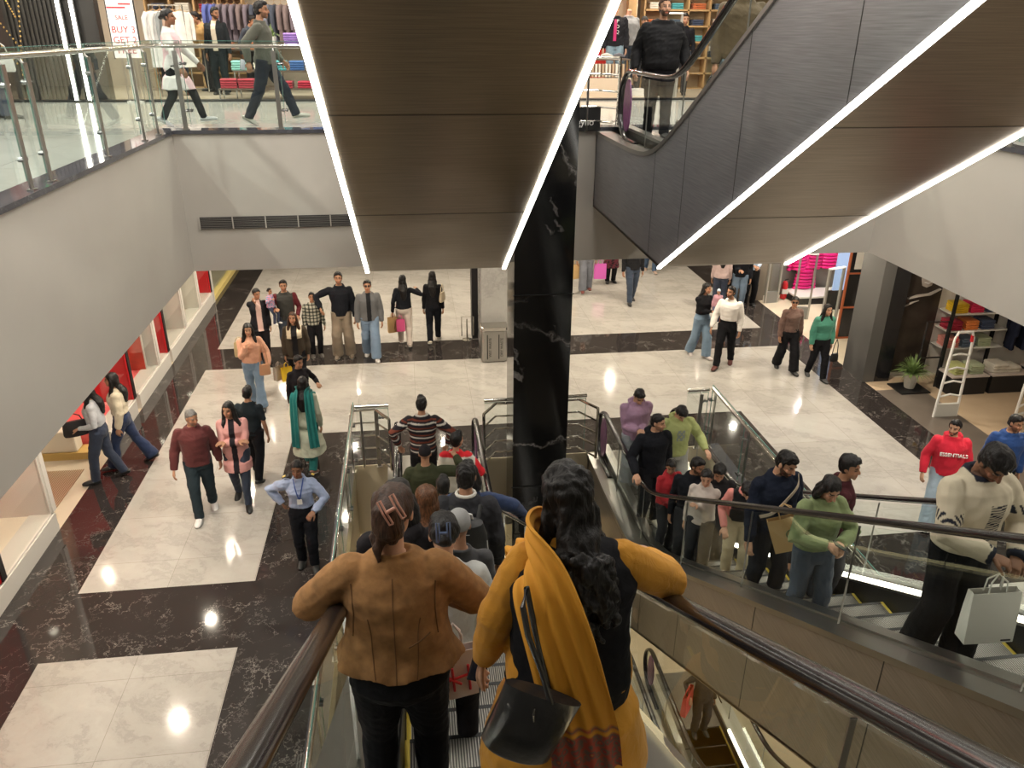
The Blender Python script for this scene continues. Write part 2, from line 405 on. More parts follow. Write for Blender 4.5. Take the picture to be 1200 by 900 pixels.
# roof of the atrium and the walls above the upper gallery
struct(MB().box((-14, -8, 12.6), (20, 14, 12.8)), 'ceiling', M_ceil)
struct(MB().box((-3.8, -8, 8.3), (-3.6, 13.7, 12.6)), 'wall_upper_left', M_wall); struct(MB().box((7.8, -8, 8.3), (8.0, 13.7, 12.6)), 'wall_upper_right', M_wall); struct(MB().box((-3.8, 13.5, 8.3), (8.0, 13.7, 12.6)), 'wall_upper_far', M_wall)
# ------------------------------------------------------------------ escalators
def softp(s, w): 
    return s if s > 30*w else w*math.log1p(math.exp(s/w))
def prof(y, knee, lo, hi, w, top_y=None):
    z = lo+softp((knee-y)*T30, w)
    return hi-softp(-(z-hi) if False else hi-z, w) if False else (hi-softp(hi-z, w) if hi is not None else z)
def escalator(name, cx, zb, ny, hy, dy, uy, label, y_far=11.15, y_near=-1.6, treads=True, group=None, sb=-1.1, colr=None):
    # ny nosing knee, hy handrail knee, dy deck knee, uy soffit knee
    root = empty(name, (cx, y_far, zb), 0, label, 'escalator', group)
    X = lambda p: V((p[0]-0, p[1]-y_far, p[2]))
    ys = []
    y = y_far
    while y > y_near:
        ys.append(y); y -= .12 if 6.5 < y < 10.2 else .3
    ys.append(y_near)
    hi = 5.
    deck = [(q-y_far, prof(q, dy, -.02, hi+.12, .16)) for q in ys]
    hr = [(q-y_far, prof(q, hy+.14, .86, hi+.95, .10)) for q in ys]
    nos = [(q-y_far, prof(q, ny, .0, hi, .10)) for q in ys]
    sof = [(q-y_far, min(max(sb, sb+(uy-q)*T30), hi-.9)) for q in ys]
    side = colr or M_steel
    # truss cladding each side with panel seams
    for s in (-1, 1):
        a, b = sorted((s*.70, s*.765))
        o = MB().strip(deck, [(p[0], p[1]+.0) for p in sof], a, b).build('side_panel', side, root, smooth=False)
        for q in ([8.9, 7.9] + [6.6-1.62*k for k in range(5)]):
            if q < y_near+.2: continue
            zt = prof(q, dy, -.02, hi+.12, .16); zb2 = min(max(sb, sb+(uy-q)*T30), hi-.9)
            MB().box((s*.765-.002, q-y_far-.004, zb2+.03), (s*.765+.002, q-y_far+.004, zt-.02)).build('seam', M_dkmetal, root)
        # deck capping
        a, b = sorted((s*.545, s*.785))
        MB().strip([(p[0], p[1]+.02) for p in deck], [(p[0], p[1]-.03) for p in deck], a, b).build('deck', M_satin, root)
        # skirt inside
        a, b = sorted((s*.42, s*.435))
        MB().strip([(p[0], p[1]+.12) for p in nos], [(p[0], p[1]-.25) for p in nos], a, b).build('skirt', M_dkmetal, root)
        a, b = sorted((s*.43, s*.55))
        MB().strip([(p[0], p[1]+.145) for p in nos], [(p[0], p[1]+.11) for p in nos], a, b).build('inner_deck', M_satin, root)
        # led strip along the inner deck
        a, b = sorted((s*.44, s*(.475 if cx > 3 else .455)))
        k0 = [i for i, q in enumerate(ys) if q < 9.6]
        if s > 0: MB().strip([(nos[i][0], nos[i][1]+.185) for i in k0], [(nos[i][0], nos[i][1]+.15) for i in k0], a, b).build('light_strip', M_led if (cx > 3 and s > 0) else M_led1, root)
        # glass balustrade, handrail with newel
        hx = s*.60
        ni = [i for i, q in enumerate(ys) if q < 10.75]
        g = MB().strip([(hr[i][0], hr[i][1]-.05) for i in ni], [(deck[i][0], deck[i][1]+.02) for i in ni], hx-.006, hx+.006)
        # rounded newel end of the glass
        arc = [(10.75-y_far+.38*math.cos(t), .44+.38*math.sin(t)) for t in [math.pi/2-math.pi*k/14 for k in range(15)]]
        g.prism([(10.75-y_far, .81)]+arc+[(10.75-y_far, 0.06)], hx-.006, hx+.006)
        g.build('glass_panel', M_glass, root)
        for q in (9.9, 8.6, 7.1, 5.6, 4.1, 2.6, 1.1, -.4):
            if q < y_near: continue
            z1 = prof(q, hy+.14, .86, hi+.95, .10)-.05; z0 = prof(q, dy, -.02, hi+.12, .16)
            MB().box((hx-.0075, q-y_far-.002, z0), (hx+.0075, q-y_far+.002, z1)).build('glass_joint', M_satin, root)
        path = [(hx, p[0], p[1]) for p in reversed(hr) if p[0] < 10.7-y_far]
        path += [(hx, 10.75-y_far+.43*math.cos(t), .43+.43*math.sin(t)) for t in [math.pi/2-math.pi*k/14 for k in range(15)]]
        path += [(hx, 10.3-y_far, .0)]
        MB().tube(path, .042, 18, ry=.62).build('handrail', M_rubber, root, smooth=True)
        MB().tube([(p[0], p[1], p[2]) for p in path[:-1]], .02, 8).build('handrail_guide', M_chrome, root, smooth=True)
        mb = MB(); vs = [(hx+s*-.012, 10.83-y_far+.17*math.cos(t), .43+.33*math.sin(t)) for t in [2*math.pi*k/28 for k in range(28)]]
        mb.prism([(v[1], v[2]) for v in vs], hx-.010, hx+.010); mb.build('newel_decal', M_purple, root)
    # soffit with light strips at both lower corners
    MB().strip([(p[0], p[1]+.02) for p in sof], [(p[0], p[1]-.015) for p in sof], -.765, .765).build('soffit', M_bronze, root)
    MB().box((-.765, -.04, sb), (.765, .0, -.02)).build('end_panel', side, root)
    for q in [9.2, 6.9] + [5.2-1.7*k for k in range(4)]:
        if zb > 0:
            zq = min(max(sb, sb+(uy-q)*T30), hi-.9); sl_ = T30 if q < uy else 0
            MB().prism([(q-y_far-.006, zq-.017+.006*sl_), (q-y_far+.006, zq-.017-.006*sl_), (q-y_far+.006, zq-.01-.006*sl_), (q-y_far-.006, zq-.01+.006*sl_)], -.74, .74).build('soffit_seam', plain('seam_bronze', (.07, .055, .04), .4, .8), root)
    sl = [p for p, q in zip(sof, ys) if q <= uy+.02]
    if sl[0][0] != uy-y_far: sl = [(uy-y_far, sb)]+sl
    for s in (-1, 1) if zb > 0 else ():
        a, b = sorted((s*.742, s*.782))
        MB().strip([(p[0], p[1]+.0) for p in sl], [(p[0], p[1]-.03) for p in sl], a, b).build('soffit_light', M_led2, root)
    # steps
    if treads:
        k = -4
        while True:
            yk = ny-k*.4
            if yk-.4 < y_near: break
            z = max(0, k)*.2309
            if z > hi: z = hi
            mb = MB(); n0 = yk-y_far
            mb.box((-.41, n0-.4, z-.03), (.41, n0, z), 0); mb.box((-.41, n0-.02, z-.235), (.41, n0, z-.03), 1)
            mb.box((-.41, n0-.4, z-.01), (-.385, n0, z+.003), 2); mb.box((.385, n0-.4, z-.01), (.41, n0, z+.003), 2); mb.box((-.385, n0-.022, z-.012), (.385, n0+.002, z+.002), 3)
            mb.build('step', [M_tread, M_riser, M_yel, M_blk], root); k += 1
    MB().box((-.42, ny+1.6-y_far, -.04), (.42, .02, .008)).build('comb_plate', M_tread, root)
    return root
E1 = escalator('escalator', .26, 0., 8.2, 8.32, 8.42, 8.45, 'escalator going down in front, carrying the two women seen from behind', y_far=11.12)
E2 = escalator('escalator', 3.5, 0., 8.2, 8.32, 8.42, 8.45, 'escalator on the right bringing people up towards the viewer', y_far=11.12, sb=-1.24)
E3 = escalator('escalator', .27, 5., 8.5, 8.7, 8.9, 8.62, 'overhead escalator whose bronze underside fills the top centre', y_far=11.84, treads=False)
E4 = escalator('escalator', 3.55, 5., 8.5, 8.65, 9.02, 8.45, 'overhead escalator at upper right with dark steel side and lit edges', y_far=11.84, colr=M_cool)
E5 = escalator('escalator', 4.68, -5., 8.2, 8.32, 8.42, 8.45, 'lower escalator far down between the two main escalators, right one', y_far=11.12, y_near=3.)
E6 = escalator('escalator', -1.9, -5., 8.2, 8.32, 8.42, 8.45, 'lower escalator seen through the glass at the left of the women', y_far=11.12, y_near=3.)
E7 = escalator('escalator', 3.05, -5., 8.2, 8.32, 8.42, 8.45, 'lower escalator down between the two main escalators, left one', y_far=11.12, y_near=3.)

# ------------------------------------------------------------------ glass railings
M_ledge = plain('clamp_steel', (.22, .22, .22), .3, 1.)
def railing(name, p0, p1, z, posts, label, top=1.07, glass_top=1.13, flat=True, gaps=None, gl=None, rr=.028):
    p0 = V((p0[0], p0[1], z)); p1 = V((p1[0], p1[1], z)); d = p1-p0; L = d.length; d.normalize(); nrm = V((-d.y, d.x, 0))
    root = empty(name, p0, math.atan2(d.y, d.x), label, 'railing')
    MB().tube([(0, 0, top), (L, 0, top)], rr, 12).build('handrail', M_chrome, root, smooth=True)
    posts = sorted(posts)
    for t in posts:
        mb = MB(); mb.box((t-.03, -.055, 0), (t+.03, -.04, top-.06)); mb.box((t-.045, -.075, 0), (t+.045, -.02, .012))
        mb.tube([(t, -.048, top-.08), (t, -.02, top-.05), (t, 0, top-.02)], .012, 6)
        ob = mb.build('post', M_satin, root)
        for zz in (.25, .85):
            mb = MB(); mb.tube([(t+.02, -.05, zz), (t+.055, -.012, zz)], .01, 6); mb.tube([(t+.05, -.022, zz), (t+.05, .03, zz)], .022, 8)
            mb.tube([(t+.1, -.022, zz), (t+.1, .03, zz)], .022, 8); mb.tube([(t+.04, -.02, zz), (t+.11, -.02, zz)], .01, 6)
            mb.build('clamp', M_ledge, ob)
    js = [0.]+[t+.075 for t in posts if .2 < t < L-.2]+[L]
    for a, b in zip(js[:-1], js[1:]):
        if b-a < .1: continue
        o = MB().box((a+.008, .0, .07), (b-.008, .012, glass_top)).build('glass_panel', gl or M_glass2, root)
        MB().box((a+.008, .0, glass_top), (b-.008, .012, glass_top+.006)).box((b-.012, .0, .07), (b-.006, .012, glass_top)).build('glass_edge', M_edge, root)
    return root
R1 = railing('glass_railing', (SX0-.08, -5), (SX0-.08, SY1+.08), ZT+.05, [.8+1.45*k for k in range(9)]+[12.82, 14.36, 15.73, 16.34], 'glass railing with steel handrail along the upper left balcony edge')
R2 = railing('glass_railing', (SX0-.08, SY1+.08), (-.62, SY1+.08), ZT+.05, [.27, 1.55], 'glass railing of the upper balcony straight ahead, left of the bronze escalator')
R3 = railing('glass_railing', (SX1+.08, SY1+.08), (SX1+.08, -5), ZT+.05, [1.2+1.4*k for k in range(11)], 'glass railing on the upper right balcony, mostly hidden by the steel escalator')
R4 = railing('glass_railing', (4.4, SY1+.08), (SX1+.08, SY1+.08), ZT+.05, [.2, 1.6, 2.9], 'glass railing ahead on the upper floor right of the steel escalator')
R5 = railing('glass_railing', (WX0+.07, WY1-.1), (WX0+.07, -4), .035, [.15+1.35*k for k in range(11)], 'low glass railing on the left side of the escalator well', gl=M_glass)
R6 = railing('glass_railing', (WX1-.07, -4), (WX1-.07, WY1-.1), .035, [15.0-1.35*k for k in range(11)], 'glass railing on the right side of the escalator well beside the green hoodie', gl=M_glass)
def short_guard(x0, x1, y, z, label):
    return railing('guard_rail', (x0, y), (x1, y), z, [(x1-x0)*.62], label, gl=M_glass, top=1.05, glass_top=1.0)
short_guard(WX0+.09, -.46, WY1-.02, 0, 'short glass guard rail left of the descending escalator landing')
short_guard(1.02, 2.66, WY1-.02, 0, 'glass guard rail behind the black column between both escalators')
short_guard(4.32, WX1-.09, WY1-.02, 0, 'short glass guard rail right of the ascending escalator landing')
# four-bar queue guards bent outwards beside the newels
def queue_guard(x, y, z, s, label, far=.55):
    r = empty('queue_rail', (x, y, z), 0, label, 'rail')
    mb = MB()
    mb.tube([(s*far, 0, 1.0), (s*.22, 0, 1.0), (0, -.35, 1.0)], .022, 8); mb.tube([(0, -.35, 1.0), (0, -.37, .55), (0, -.35, .12)], .022, 8)
    mb.build('frame', M_chrome, r, smooth=True)
    for zz in (.78, .56, .34, .14):
        MB().tube([(s*far, 0, zz), (s*.22, 0, zz), (0, -.34, zz)], .015, 8).build('bar', M_chrome, r, smooth=True)
    MB().tube([(s*far*.8, 0, 0), (s*far*.8, 0, 1.0)], .018, 8).build('post', M_satin, r, smooth=True)
    return r
queue_guard(-.45, WY1-.05, 0, -1, 'four-bar steel queue rail at the left foot of the descending escalator')
queue_guard(.98, WY1-.05, 0, 1, 'four-bar steel queue rail at the right foot of the descending escalator')
queue_guard(2.76, WY1-.05, 0, -1, 'four-bar steel queue rail right of the black column')
queue_guard(2.98, SY1-.05, ZT, -1, 'four-bar steel queue rail on the upper floor beside the big man in black', far=.45)
# small dark sign board on the upper slab edge
sg = empty('sign_board', (2.62, SY1-.06, ZT), 0, 'small black board with white lettering at the upper slab edge beside the column', 'sign')
MB().box((-.32, 0, .0), (.2, .03, .33)).build('board', M_blk, sg)
text_obj('lettering', 'gyno', .13, M_paint_white, sg, (-.02, -.004, .12), (math.pi/2, 0, 0))

# ------------------------------------------------------------------ lights
def area(loc, size, power, col=(1, .93, .82), rot=(0, 0, 0), shape='DISK', parent=None, sy=None, name='lamp'):
    l = bpy.data.lights.new(name, 'AREA'); l.shape = shape; l.size = size; l.energy = power; l.color = col
    if sy: l.size_y = sy
    o = bpy.data.objects.new(name, l); COL.objects.link(o); o.location = loc; o.rotation_euler = rot
    if parent: o.parent = parent
    return o
DL = None
def downlight(x, y, z, power, label, r=.065, group='recessed ceiling downlights', col=(1, .88, .70)):
    global DL
    if DL is None:
        o = empty('downlight', (x, y, z), 0, label, 'ceiling light', group)
        mb = MB(); mb.lathe([(.135, 0), (.135, -.012), (.10, -.014), (.10, 0)], n=20); mb.build('trim_ring', M_paint_white, o, smooth=True); DL = o
    else: o = copy_thing(DL, (x, y, z), label=label, group=group)
    l = area((0, 0, -.018), r*2, power, col, parent=o)
    return o
for i, yy in enumerate([1.5, 4.5, 7.4, 9.2, 11.4, 13.4, 15.6, 18.2, 21]):
    downlight(-3.75, yy, ZB, 26, 'round recessed downlight in the gallery ceiling near the left shops')
for yy in (14.2, 17.4, 20.6):
    for xx in (-1.6, .6, 3.4, 5.6, 8.1): downlight(xx, yy, ZB, 34, 'round recessed downlight in the ceiling behind the escalators')
for yy in (3.5, 6.5, 9.5, 12.4): downlight(8.1, yy, ZB, 26, 'round recessed downlight in the gallery ceiling by the clothes store')
for yy in (13.6, 16.2, 19.2):
    for xx in (-10, -6.8, -4.4, -1.8, 3.8, 6.2): downlight(xx, yy, 8.3, 60, 'round recessed downlight in the upper floor ceiling', r=.12, col=(1, .92, .8))
for yy in (2, 4.6, 7.2, 9.8):
    for xx in (-5.2, -7.6): downlight(xx, yy, 8.3, 75, 'added unseen downlight in the upper left gallery ceiling', r=.12, col=(1, .96, .92))  # unseen lamps added to brighten the left gallery floor
    downlight(9.4, yy, 8.3, 60, 'round recessed downlight in the upper right gallery ceiling', r=.12, col=(1, .94, .85))
for xx in (-3.4, -1, 1.4, 3.9, 6.3):
    for yy in (6.5, 9.6, 12.4): downlight(xx, yy, -1.32 if yy < 11 else -.35, 30, 'added unseen warm downlight above the lower floor', col=(1, .80, .50)) if not (-1 < xx < 4.7 and yy < 11) else None  # unseen lamps put in to brighten the level below
# unseen soft light panels added high over the atrium for general light
for i, (x, y, s) in enumerate(((-1.6, 3.0, 1.6), (-1.6, 8.5, 1.6), (2.1, 6., 1.6), (5.9, 8.5, 1.6), (5.9, 3.0, 1.6), (3.9, 11.0, 1.0))):
    pl = empty('atrium_fill_light', (x, y, 12.505), 0, 'added unseen square light panel high over the atrium', 'ceiling light', 'added atrium light panels')
    MB().box((-s/2-.05, -s/2-.05, 0), (s/2+.05, s/2+.05, .08)).build('housing', M_paint_white, pl)
    area((0, 0, -.01), s, 330, (1, .95, .88), shape='SQUARE', parent=pl)
# ------------------------------------------------------------------ shop things
def folded(name, col, loc, rz, label, group, w=.24, d=.3, h=.045, cat='folded clothing'):
    """one folded garment: soft rounded slab with a front fold roll"""
    key = 'fold_%02x%02x%02x' % tuple(int(c*255) for c in col)
    me = FOLD.get(key)
    if me is None:
        mb = MB(); n = 12
        prof_ = [(-d/2, 0), (d/2-.01, 0), (d/2, h*.3), (d/2, h*.75), (d/2-.012, h*.97), (0, h*1.03), (-d/2+.02, h*.97), (-d/2, h*.8), (-d/2-.012, h*.5), (-d/2-.008, h*.2)]
        xs = [-w/2, -w/2+.012, -w/6, w/6, w/2-.012, w/2]
        sc = [.82, 1, 1.03, 1.02, 1, .82]
        vs = []; m = len(prof_)
        for x, s_ in zip(xs, sc):
            for a, b in prof_: vs.append((x, a*(.97 if s_ < 1 else 1), h/2+(b-h/2)*s_))
        fs = [(i*m+j, (i+1)*m+j, (i+1)*m+(j+1) % m, i*m+(j+1) % m) for i in range(len(xs)-1) for j in range(m)]
        fs += [tuple(range(m)), tuple(range((len(xs)-1)*m, len(xs)*m))]
        mb.add(vs, fs); o = mb.build(name, fabric(col), smooth=True); FOLD[key] = o.data
    else:
        o = bpy.data.objects.new(name, me); COL.objects.link(o)
    o.location = loc; o.rotation_euler = (0, 0, rz+random.uniform(-.05, .05))
    tag(o, label, cat, group); return o
FOLD = {}
def stack(col, x, y, z, n, rz, cname, where, kind='folded_shirt', h=.045, w=.24):
    for k in range(n):
        folded(kind, col, (x, y, z+k*(h+.001)), rz, '%s folded garment in the %s' % (cname, where), '%s folded garments, %s' % (cname, where), h=h, w=w)

# ---------------- left shop front, X = -5
M_frame = plain('shop_frame_white', (.66, .63, .59), .4)
M_sill = plain('sill_cream', (.78, .70, .58), .45)
M_rose = plain('rose_platform', (.85, .16, .17), .45)
M_mosaic = plain('poster_red_art', (.45, .06, .035), .4, var=.5, scale=2)
def bay(y0, y1, kind):
    pl = MB().box((-5.35, y0, 0), (-5.0, y1, .27)).box((-5.30, y0, .27), (-5.02, y1, .3))
    struct(pl, 'trim_6', M_frame)
    struct(MB().box((-6.6, y0, .02), (-5.28, y1, .285)), 'trim_7', M_rose if kind != 'sill' else M_sill)
    struct(MB().box((-6.7, y0, 0), (-6.6, y1, ZB)), 'wall_shop', M_peach)
    struct(MB().box((-6.6, y1-.08, .28), (-5.02, y1-.02, ZB)), 'wall_shop_side', {'red': M_red, 'poster': M_frame, 'sill': M_frame}[kind])
    struct(MB().box((-5.1, y1-.04, .3), (-5.0, y1+.06, ZB)), 'trim_8', M_frame if kind != 'red' else M_blk)
    struct(MB().box((-5.05, y0+.02, .3), (-5.035, y1-.08, ZB)), 'window_1', M_glass)
    l = empty('shop_fill_light', (-5.9, (y0+y1)/2, ZB), 0, 'added unseen warm fill lamp in the ceiling of the red shop display', 'ceiling light', 'added fill lamps of the red shop')
    MB().lathe([(.07, 0), (.07, -.03), (.05, -.03), (.05, 0)]).build('housing', M_paint_white, l, smooth=True)
    area((0, 0, -.035), .1, 17, (1, .82, .62), parent=l)  # unseen lamp added as fill for the window bay
bay(4.2, 6.6, 'red'); bay(6.6, 8.35, 'red'); bay(8.35, 9.85, 'sill'); bay(12.2, 13.5, 'red'); bay(13.7, 15.1, 'poster'); bay(15.1, 15.75, 'red'); bay(15.9, 17.2, 'sill'); bay(17.2, 18.6, 'sill'); bay(18.6, 19.8, 'red')
# free standing posters inside the bays
def shop_poster(x, y, z0, z1, wd, mat, label):
    r = empty('shop_poster', (x, y, z0), 0, label, 'poster')
    MB().box((-wd/2, -.02, 0), (wd/2, .02, z1-z0)).build('panel', mat, r)
    MB().box((-wd/2-.02, -.015, -.0), (-wd/2, .025, z1-z0)).box((wd/2, -.015, 0), (wd/2+.02, .025, z1-z0)).build('frame', M_frame, r)
    return r
shop_poster(-5.7, 14.85, .29, 2.5, 1.0, M_mosaic, 'tall dark red art panel in the middle display window of the red shop')
shop_poster(-5.8, 17.0, .29, 2.2, .8, plain('poster_olive', (.30, .24, .16), .4, var=.6, scale=3), 'brown printed panel in a display window of the red shop')
shop_poster(-5.8, 18.4, .29, 2.2, .8, plain('poster_orange', (.62, .22, .10), .4, var=.6, scale=4), 'orange and brown printed panel in the farther display window of the red shop')
# entrance between the bays: mat, pale counter
M_grate = ribbed('door_mat_ribs', (.36, .28, .18), (.66, .56, .40), axis=0, per=.03)
struct(MB().box((-6.9, 9.95, .0), (-5.25, 11.5, .012)), 'floor', M_grate)
ct = empty('display_table', (-6.0, 12.0, 0), 0, 'pale cream plinth table just inside the entrance of the red shop', 'table')
MB().box((-.75, -.15, .0), (.75, .15, .12)).build('base', plain('ochre_base', (.62, .42, .14), .5), ct)
MB().box((-.6, -.13, .12), (.55, .13, .5)).build('top', plain('cream_top', (.78, .70, .58), .5), ct, bevel=.03)
struct(MB().box((-9, 9.9, 0), (-8.9, 12.3, ZB)), 'wall_shop', M_peach)
dr = empty('glass_door', (-5.05, 9.9, 0), 0, 'open glass door leaf at the entrance of the red shop', 'door')
MB().box((-.75, 0, .05), (0, .012, 2.4)).build('pane', M_glass, dr); MB().box((-.78, -.01, .0), (-.74, .02, 2.45)).box((-.74, -.01, 0), (.02, .02, .06)).build('frame', M_frame, dr)
struct(MB().box((-5.15, 19.9, 0), (-5.0, 30, .12)), 'trim_9', plain('kerb_painted_glow', (.72, .58, .22), .4))  # warm light along the kerb is put into its yellow colour
struct(MB().box((-5.12, 19.9, .12), (-5.1, 30, ZB)), 'window_2', M_glass)
struct(MB().box((-5.2, 19.82, 0), (-4.98, 19.9, ZB)), 'trim_10', M_frame)

# ---------------- right clothes store (X > 8.82, Y < 13.4)
M_pgrey = plain('portal_grey', (.085, .083, .08), .35)
struct(MB().box((8.75, 13.3, 0), (9.0, 14.05, ZB)), 'wall_portal', M_pgrey)
struct(MB().box((9.0, 13.3, 0), (9.32, 13.6, ZB)), 'wall_portal_black', plain('portal_black', (.012, .012, .014), .15))
struct(MB().box((9.3, 13.55, 0), (14, 13.7, ZB)), 'wall_store', plain('store_back_white', (.72, .69, .64), .6))
# black and white portrait poster (generic)
ps = empty('portrait_poster', (9.74, 13.46, .12), 0, 'large black and white fashion poster of a smiling face on the store wall', 'poster')
MB().box((-.42, 0, 0), (.40, .04, 2.7)).build('print', plain('poster_dark_print', (.030, .022, .018), .35, var=.5, scale=3), ps)
mb = MB(); mb.lathe([(.001, -.17), (.10, -.13), (.145, 0), (.13, .12), (.001, .2)], (.06, -.0, 1.92), n=20, sy=.08); mb.build('face', plain('print_face', (.42, .37, .33), .4), ps, smooth=True)
mb = MB(); mb.tube([(-.02, -.02, 1.86), (.06, -.025, 1.84), (.14, -.02, 1.865)], [.008, .018, .008], 8); mb.build('mouth', plain('print_mouth', (.75, .72, .7), .4), ps, smooth=True)
mb = MB(); mb.tube([(-.3, -.01, 1.55), (-.1, -.02, 1.60), (.12, -.02, 1.62), (.34, -.01, 1.72)], [.06, .075, .07, .05], 10, ry=.25); mb.tube([(-.34, -.01, 1.38), (-.2, -.015, 1.46), (-.05, -.01, 1.5)], [.03, .04, .02], 8, ry=.3)
mb.build('arm', plain('print_face', (.42, .37, .33), .4), ps, smooth=True)
# wall shelving with folded clothes
sh = empty('wall_shelf', (10.2, 13.1, 0), 0, 'wall shelving with bright folded shirts inside the right hand store', 'shelf')
for zz in (.72, 1.08, 1.43): MB().box((0, 0, zz-.02), (1.25, .42, zz)).build('shelf_board', M_paint_white, sh)
MB().box((-.03, -.05, 0), (.02, 0, 2.25)).build('upright', M_blk, sh); MB().box((1.25, .36, 0), (1.3, .42, 2.25)).build('upright', M_blk, sh)
cs = {'yellow': (.78, .50, .02), 'red': (.62, .02, .08), 'crimson': (.42, .02, .05), 'orange': (.72, .22, .05), 'navy': (.05, .07, .13), 'coral': (.66, .26, .22), 'slate': (.10, .14, .20), 'lime': (.48, .50, .20), 'sage': (.38, .43, .28), 'cream': (.62, .58, .50), 'olive': (.16, .18, .08), 'teal': (.08, .38, .42), 'blue': (.05, .13, .35), 'lilac': (.30, .18, .52), 'darkred': (.35, .03, .05), 'mint': (.25, .55, .5), 'rust': (.55, .16, .06)}
for nm, x, z in (('yellow', 10.42, 1.43), ('red', 10.75, 1.43), ('navy', 11.1, 1.43), ('crimson', 10.38, 1.08), ('orange', 10.72, 1.08), ('navy', 11.06, 1.08), ('coral', 10.4, .72), ('slate', 10.74, .72), ('sage', 11.08, .72)):
    stack(cs[nm], x, 13.3, z, 4, 0, nm, {1.43: 'top row', 1.08: 'middle row', .72: 'bottom row'}[z]+' of the store wall shelf', w=.27)
def display_cube(x, y, w_, label):
    t = empty('display_table', (x, y, 0), 0, label, 'table', None)
    MB().box((-w_/2, -.24, 0), (w_/2, .24, .36)).build('body', M_blk, t, bevel=.01); MB().box((-w_/2-.01, -.25, .36), (w_/2+.01, .25, .385)).build('top', plain('pale_runner', (.55, .48, .45), .6), t)
display_cube(10.45, 12.75, .75, 'black display cube with lime and sage shirts beside the potted plant'); display_cube(11.3, 12.75, .8, 'black display cube carrying a pile of cream sweaters'); display_cube(12.25, 12.75, .8, 'black display cube with olive clothes at the right edge')
stack(cs['lime'], 10.28, 12.75, .386, 4, 0, 'lime', 'pile on the black cube near the plant'); stack(cs['sage'], 10.62, 12.75, .386, 4, 0, 'sage', 'pile on the black cube near the plant')
for k in range(5): stack(cs['cream'], 11.1+.28*(k % 2), 12.75, .386+.06*(k//2), 1, 0, 'cream', 'thick pile on the middle black cube', 'folded_sweater', h=.06, w=.3)
for k in range(6): stack(cs['olive'], 12.1+.3*(k % 2), 12.75, .386+.06*(k//2), 1, 0, 'olive', 'pile on the rightmost black cube', 'folded_sweater', h=.06, w=.3)
# hanging garments
def hanging(col, x, y, z, rz, label, group, L=.75, w_=.44, name='hanging_shirt'):
    key = ('hang', col, L)
    if key not in FOLD:
        r = empty(name, (x, y, z), rz, label, 'hanging garment', group)
        mb = MB()
        rings = []
        for t, a, b in ((0, .055, .03), (.03, .20, .04), (.10, .225, .055), (.3, .20, .06), (.7, .205, .06), (1., .215, .065)):
            rings.append((t*L, a*w_/.44, b))
        vs = []; n = 14
        for zz, a, b in rings:
            for j in range(n):
                th = 2*math.pi*j/n; vs.append((a*math.cos(th), b*math.sin(th)*(1+.25*math.sin(5*th)), -zz-.06))
        fs = [(i*n+j, i*n+(j+1) % n, (i+1)*n+(j+1) % n, (i+1)*n+j) for i in range(len(rings)-1) for j in range(n)]+[tuple(range(n)), tuple(range((len(rings)-1)*n, len(rings)*n))]
        mb.add(vs, fs)
        for s in (-1, 1): mb.tube([(s*.17, 0, -.1), (s*.24, 0, -.2), (s*.255, 0, -.42), (s*.25, 0, -.6)], [.05, .05, .042, .036], 10)
        mb.build('garment', fabric(col), r, smooth=True)
        MB().tube([(-.17, 0, -.09), (0, 0, -.03), (.17, 0, -.09)], .006, 6).tube([(0, 0, -.03), (0, 0, .02), (.02, 0, .045), (.04, 0, .03)], .004, 6).build('hanger', M_wood, r)
        FOLD[key] = r; return r
    return copy_thing(FOLD[key], (x, y, z), rz, label, group)
rk = empty('clothes_rail', (11.55, 13.2, 0), 0, 'steel clothes rail on the store wall behind the cream sweaters', 'clothes rail')
MB().tube([(0, 0, 1.62), (2.2, 0, 1.62)], .014, 8).build('rail', M_chrome, rk, smooth=True)
for x in (0.02, 1.1, 2.18): MB().tube([(x, 0, 1.62), (x, .35, 1.62)], .012, 6).build('bracket', M_chrome, rk)
for k, (c, l) in enumerate((((.02, .025, .05), 'navy'), ((.02, .025, .05), 'navy'), ((.60, .56, .50), 'cream'), ((.02, .025, .05), 'navy'), ((.02, .025, .05), 'navy'), ((.38, .10, .05), 'rust checked'), ((.38, .10, .05), 'rust checked'), ((.10, .12, .06), 'dark olive'))):
    hanging(c, 11.65+.25*k, 13.2, 1.575, 1.2, '%s jacket hanging on the wall rail of the right hand store' % l, '%s jackets on the wall rail of the right store' % l, L=.85)
# black garment frame near the poster
gf = empty('garment_frame', (9.62, 12.95, 0), 0, 'black metal garment frame in front of the portrait poster', 'clothes rail')
MB().tube([(0, 0, 0), (0, 0, 1.35), (.45, 0, 1.35), (.45, 0, 0)], .022, 8).build('frame', M_blk, gf); MB().tube([(0, 0, .62), (.45, 0, .62)], .018, 8).build('crossbar', M_blk, gf)
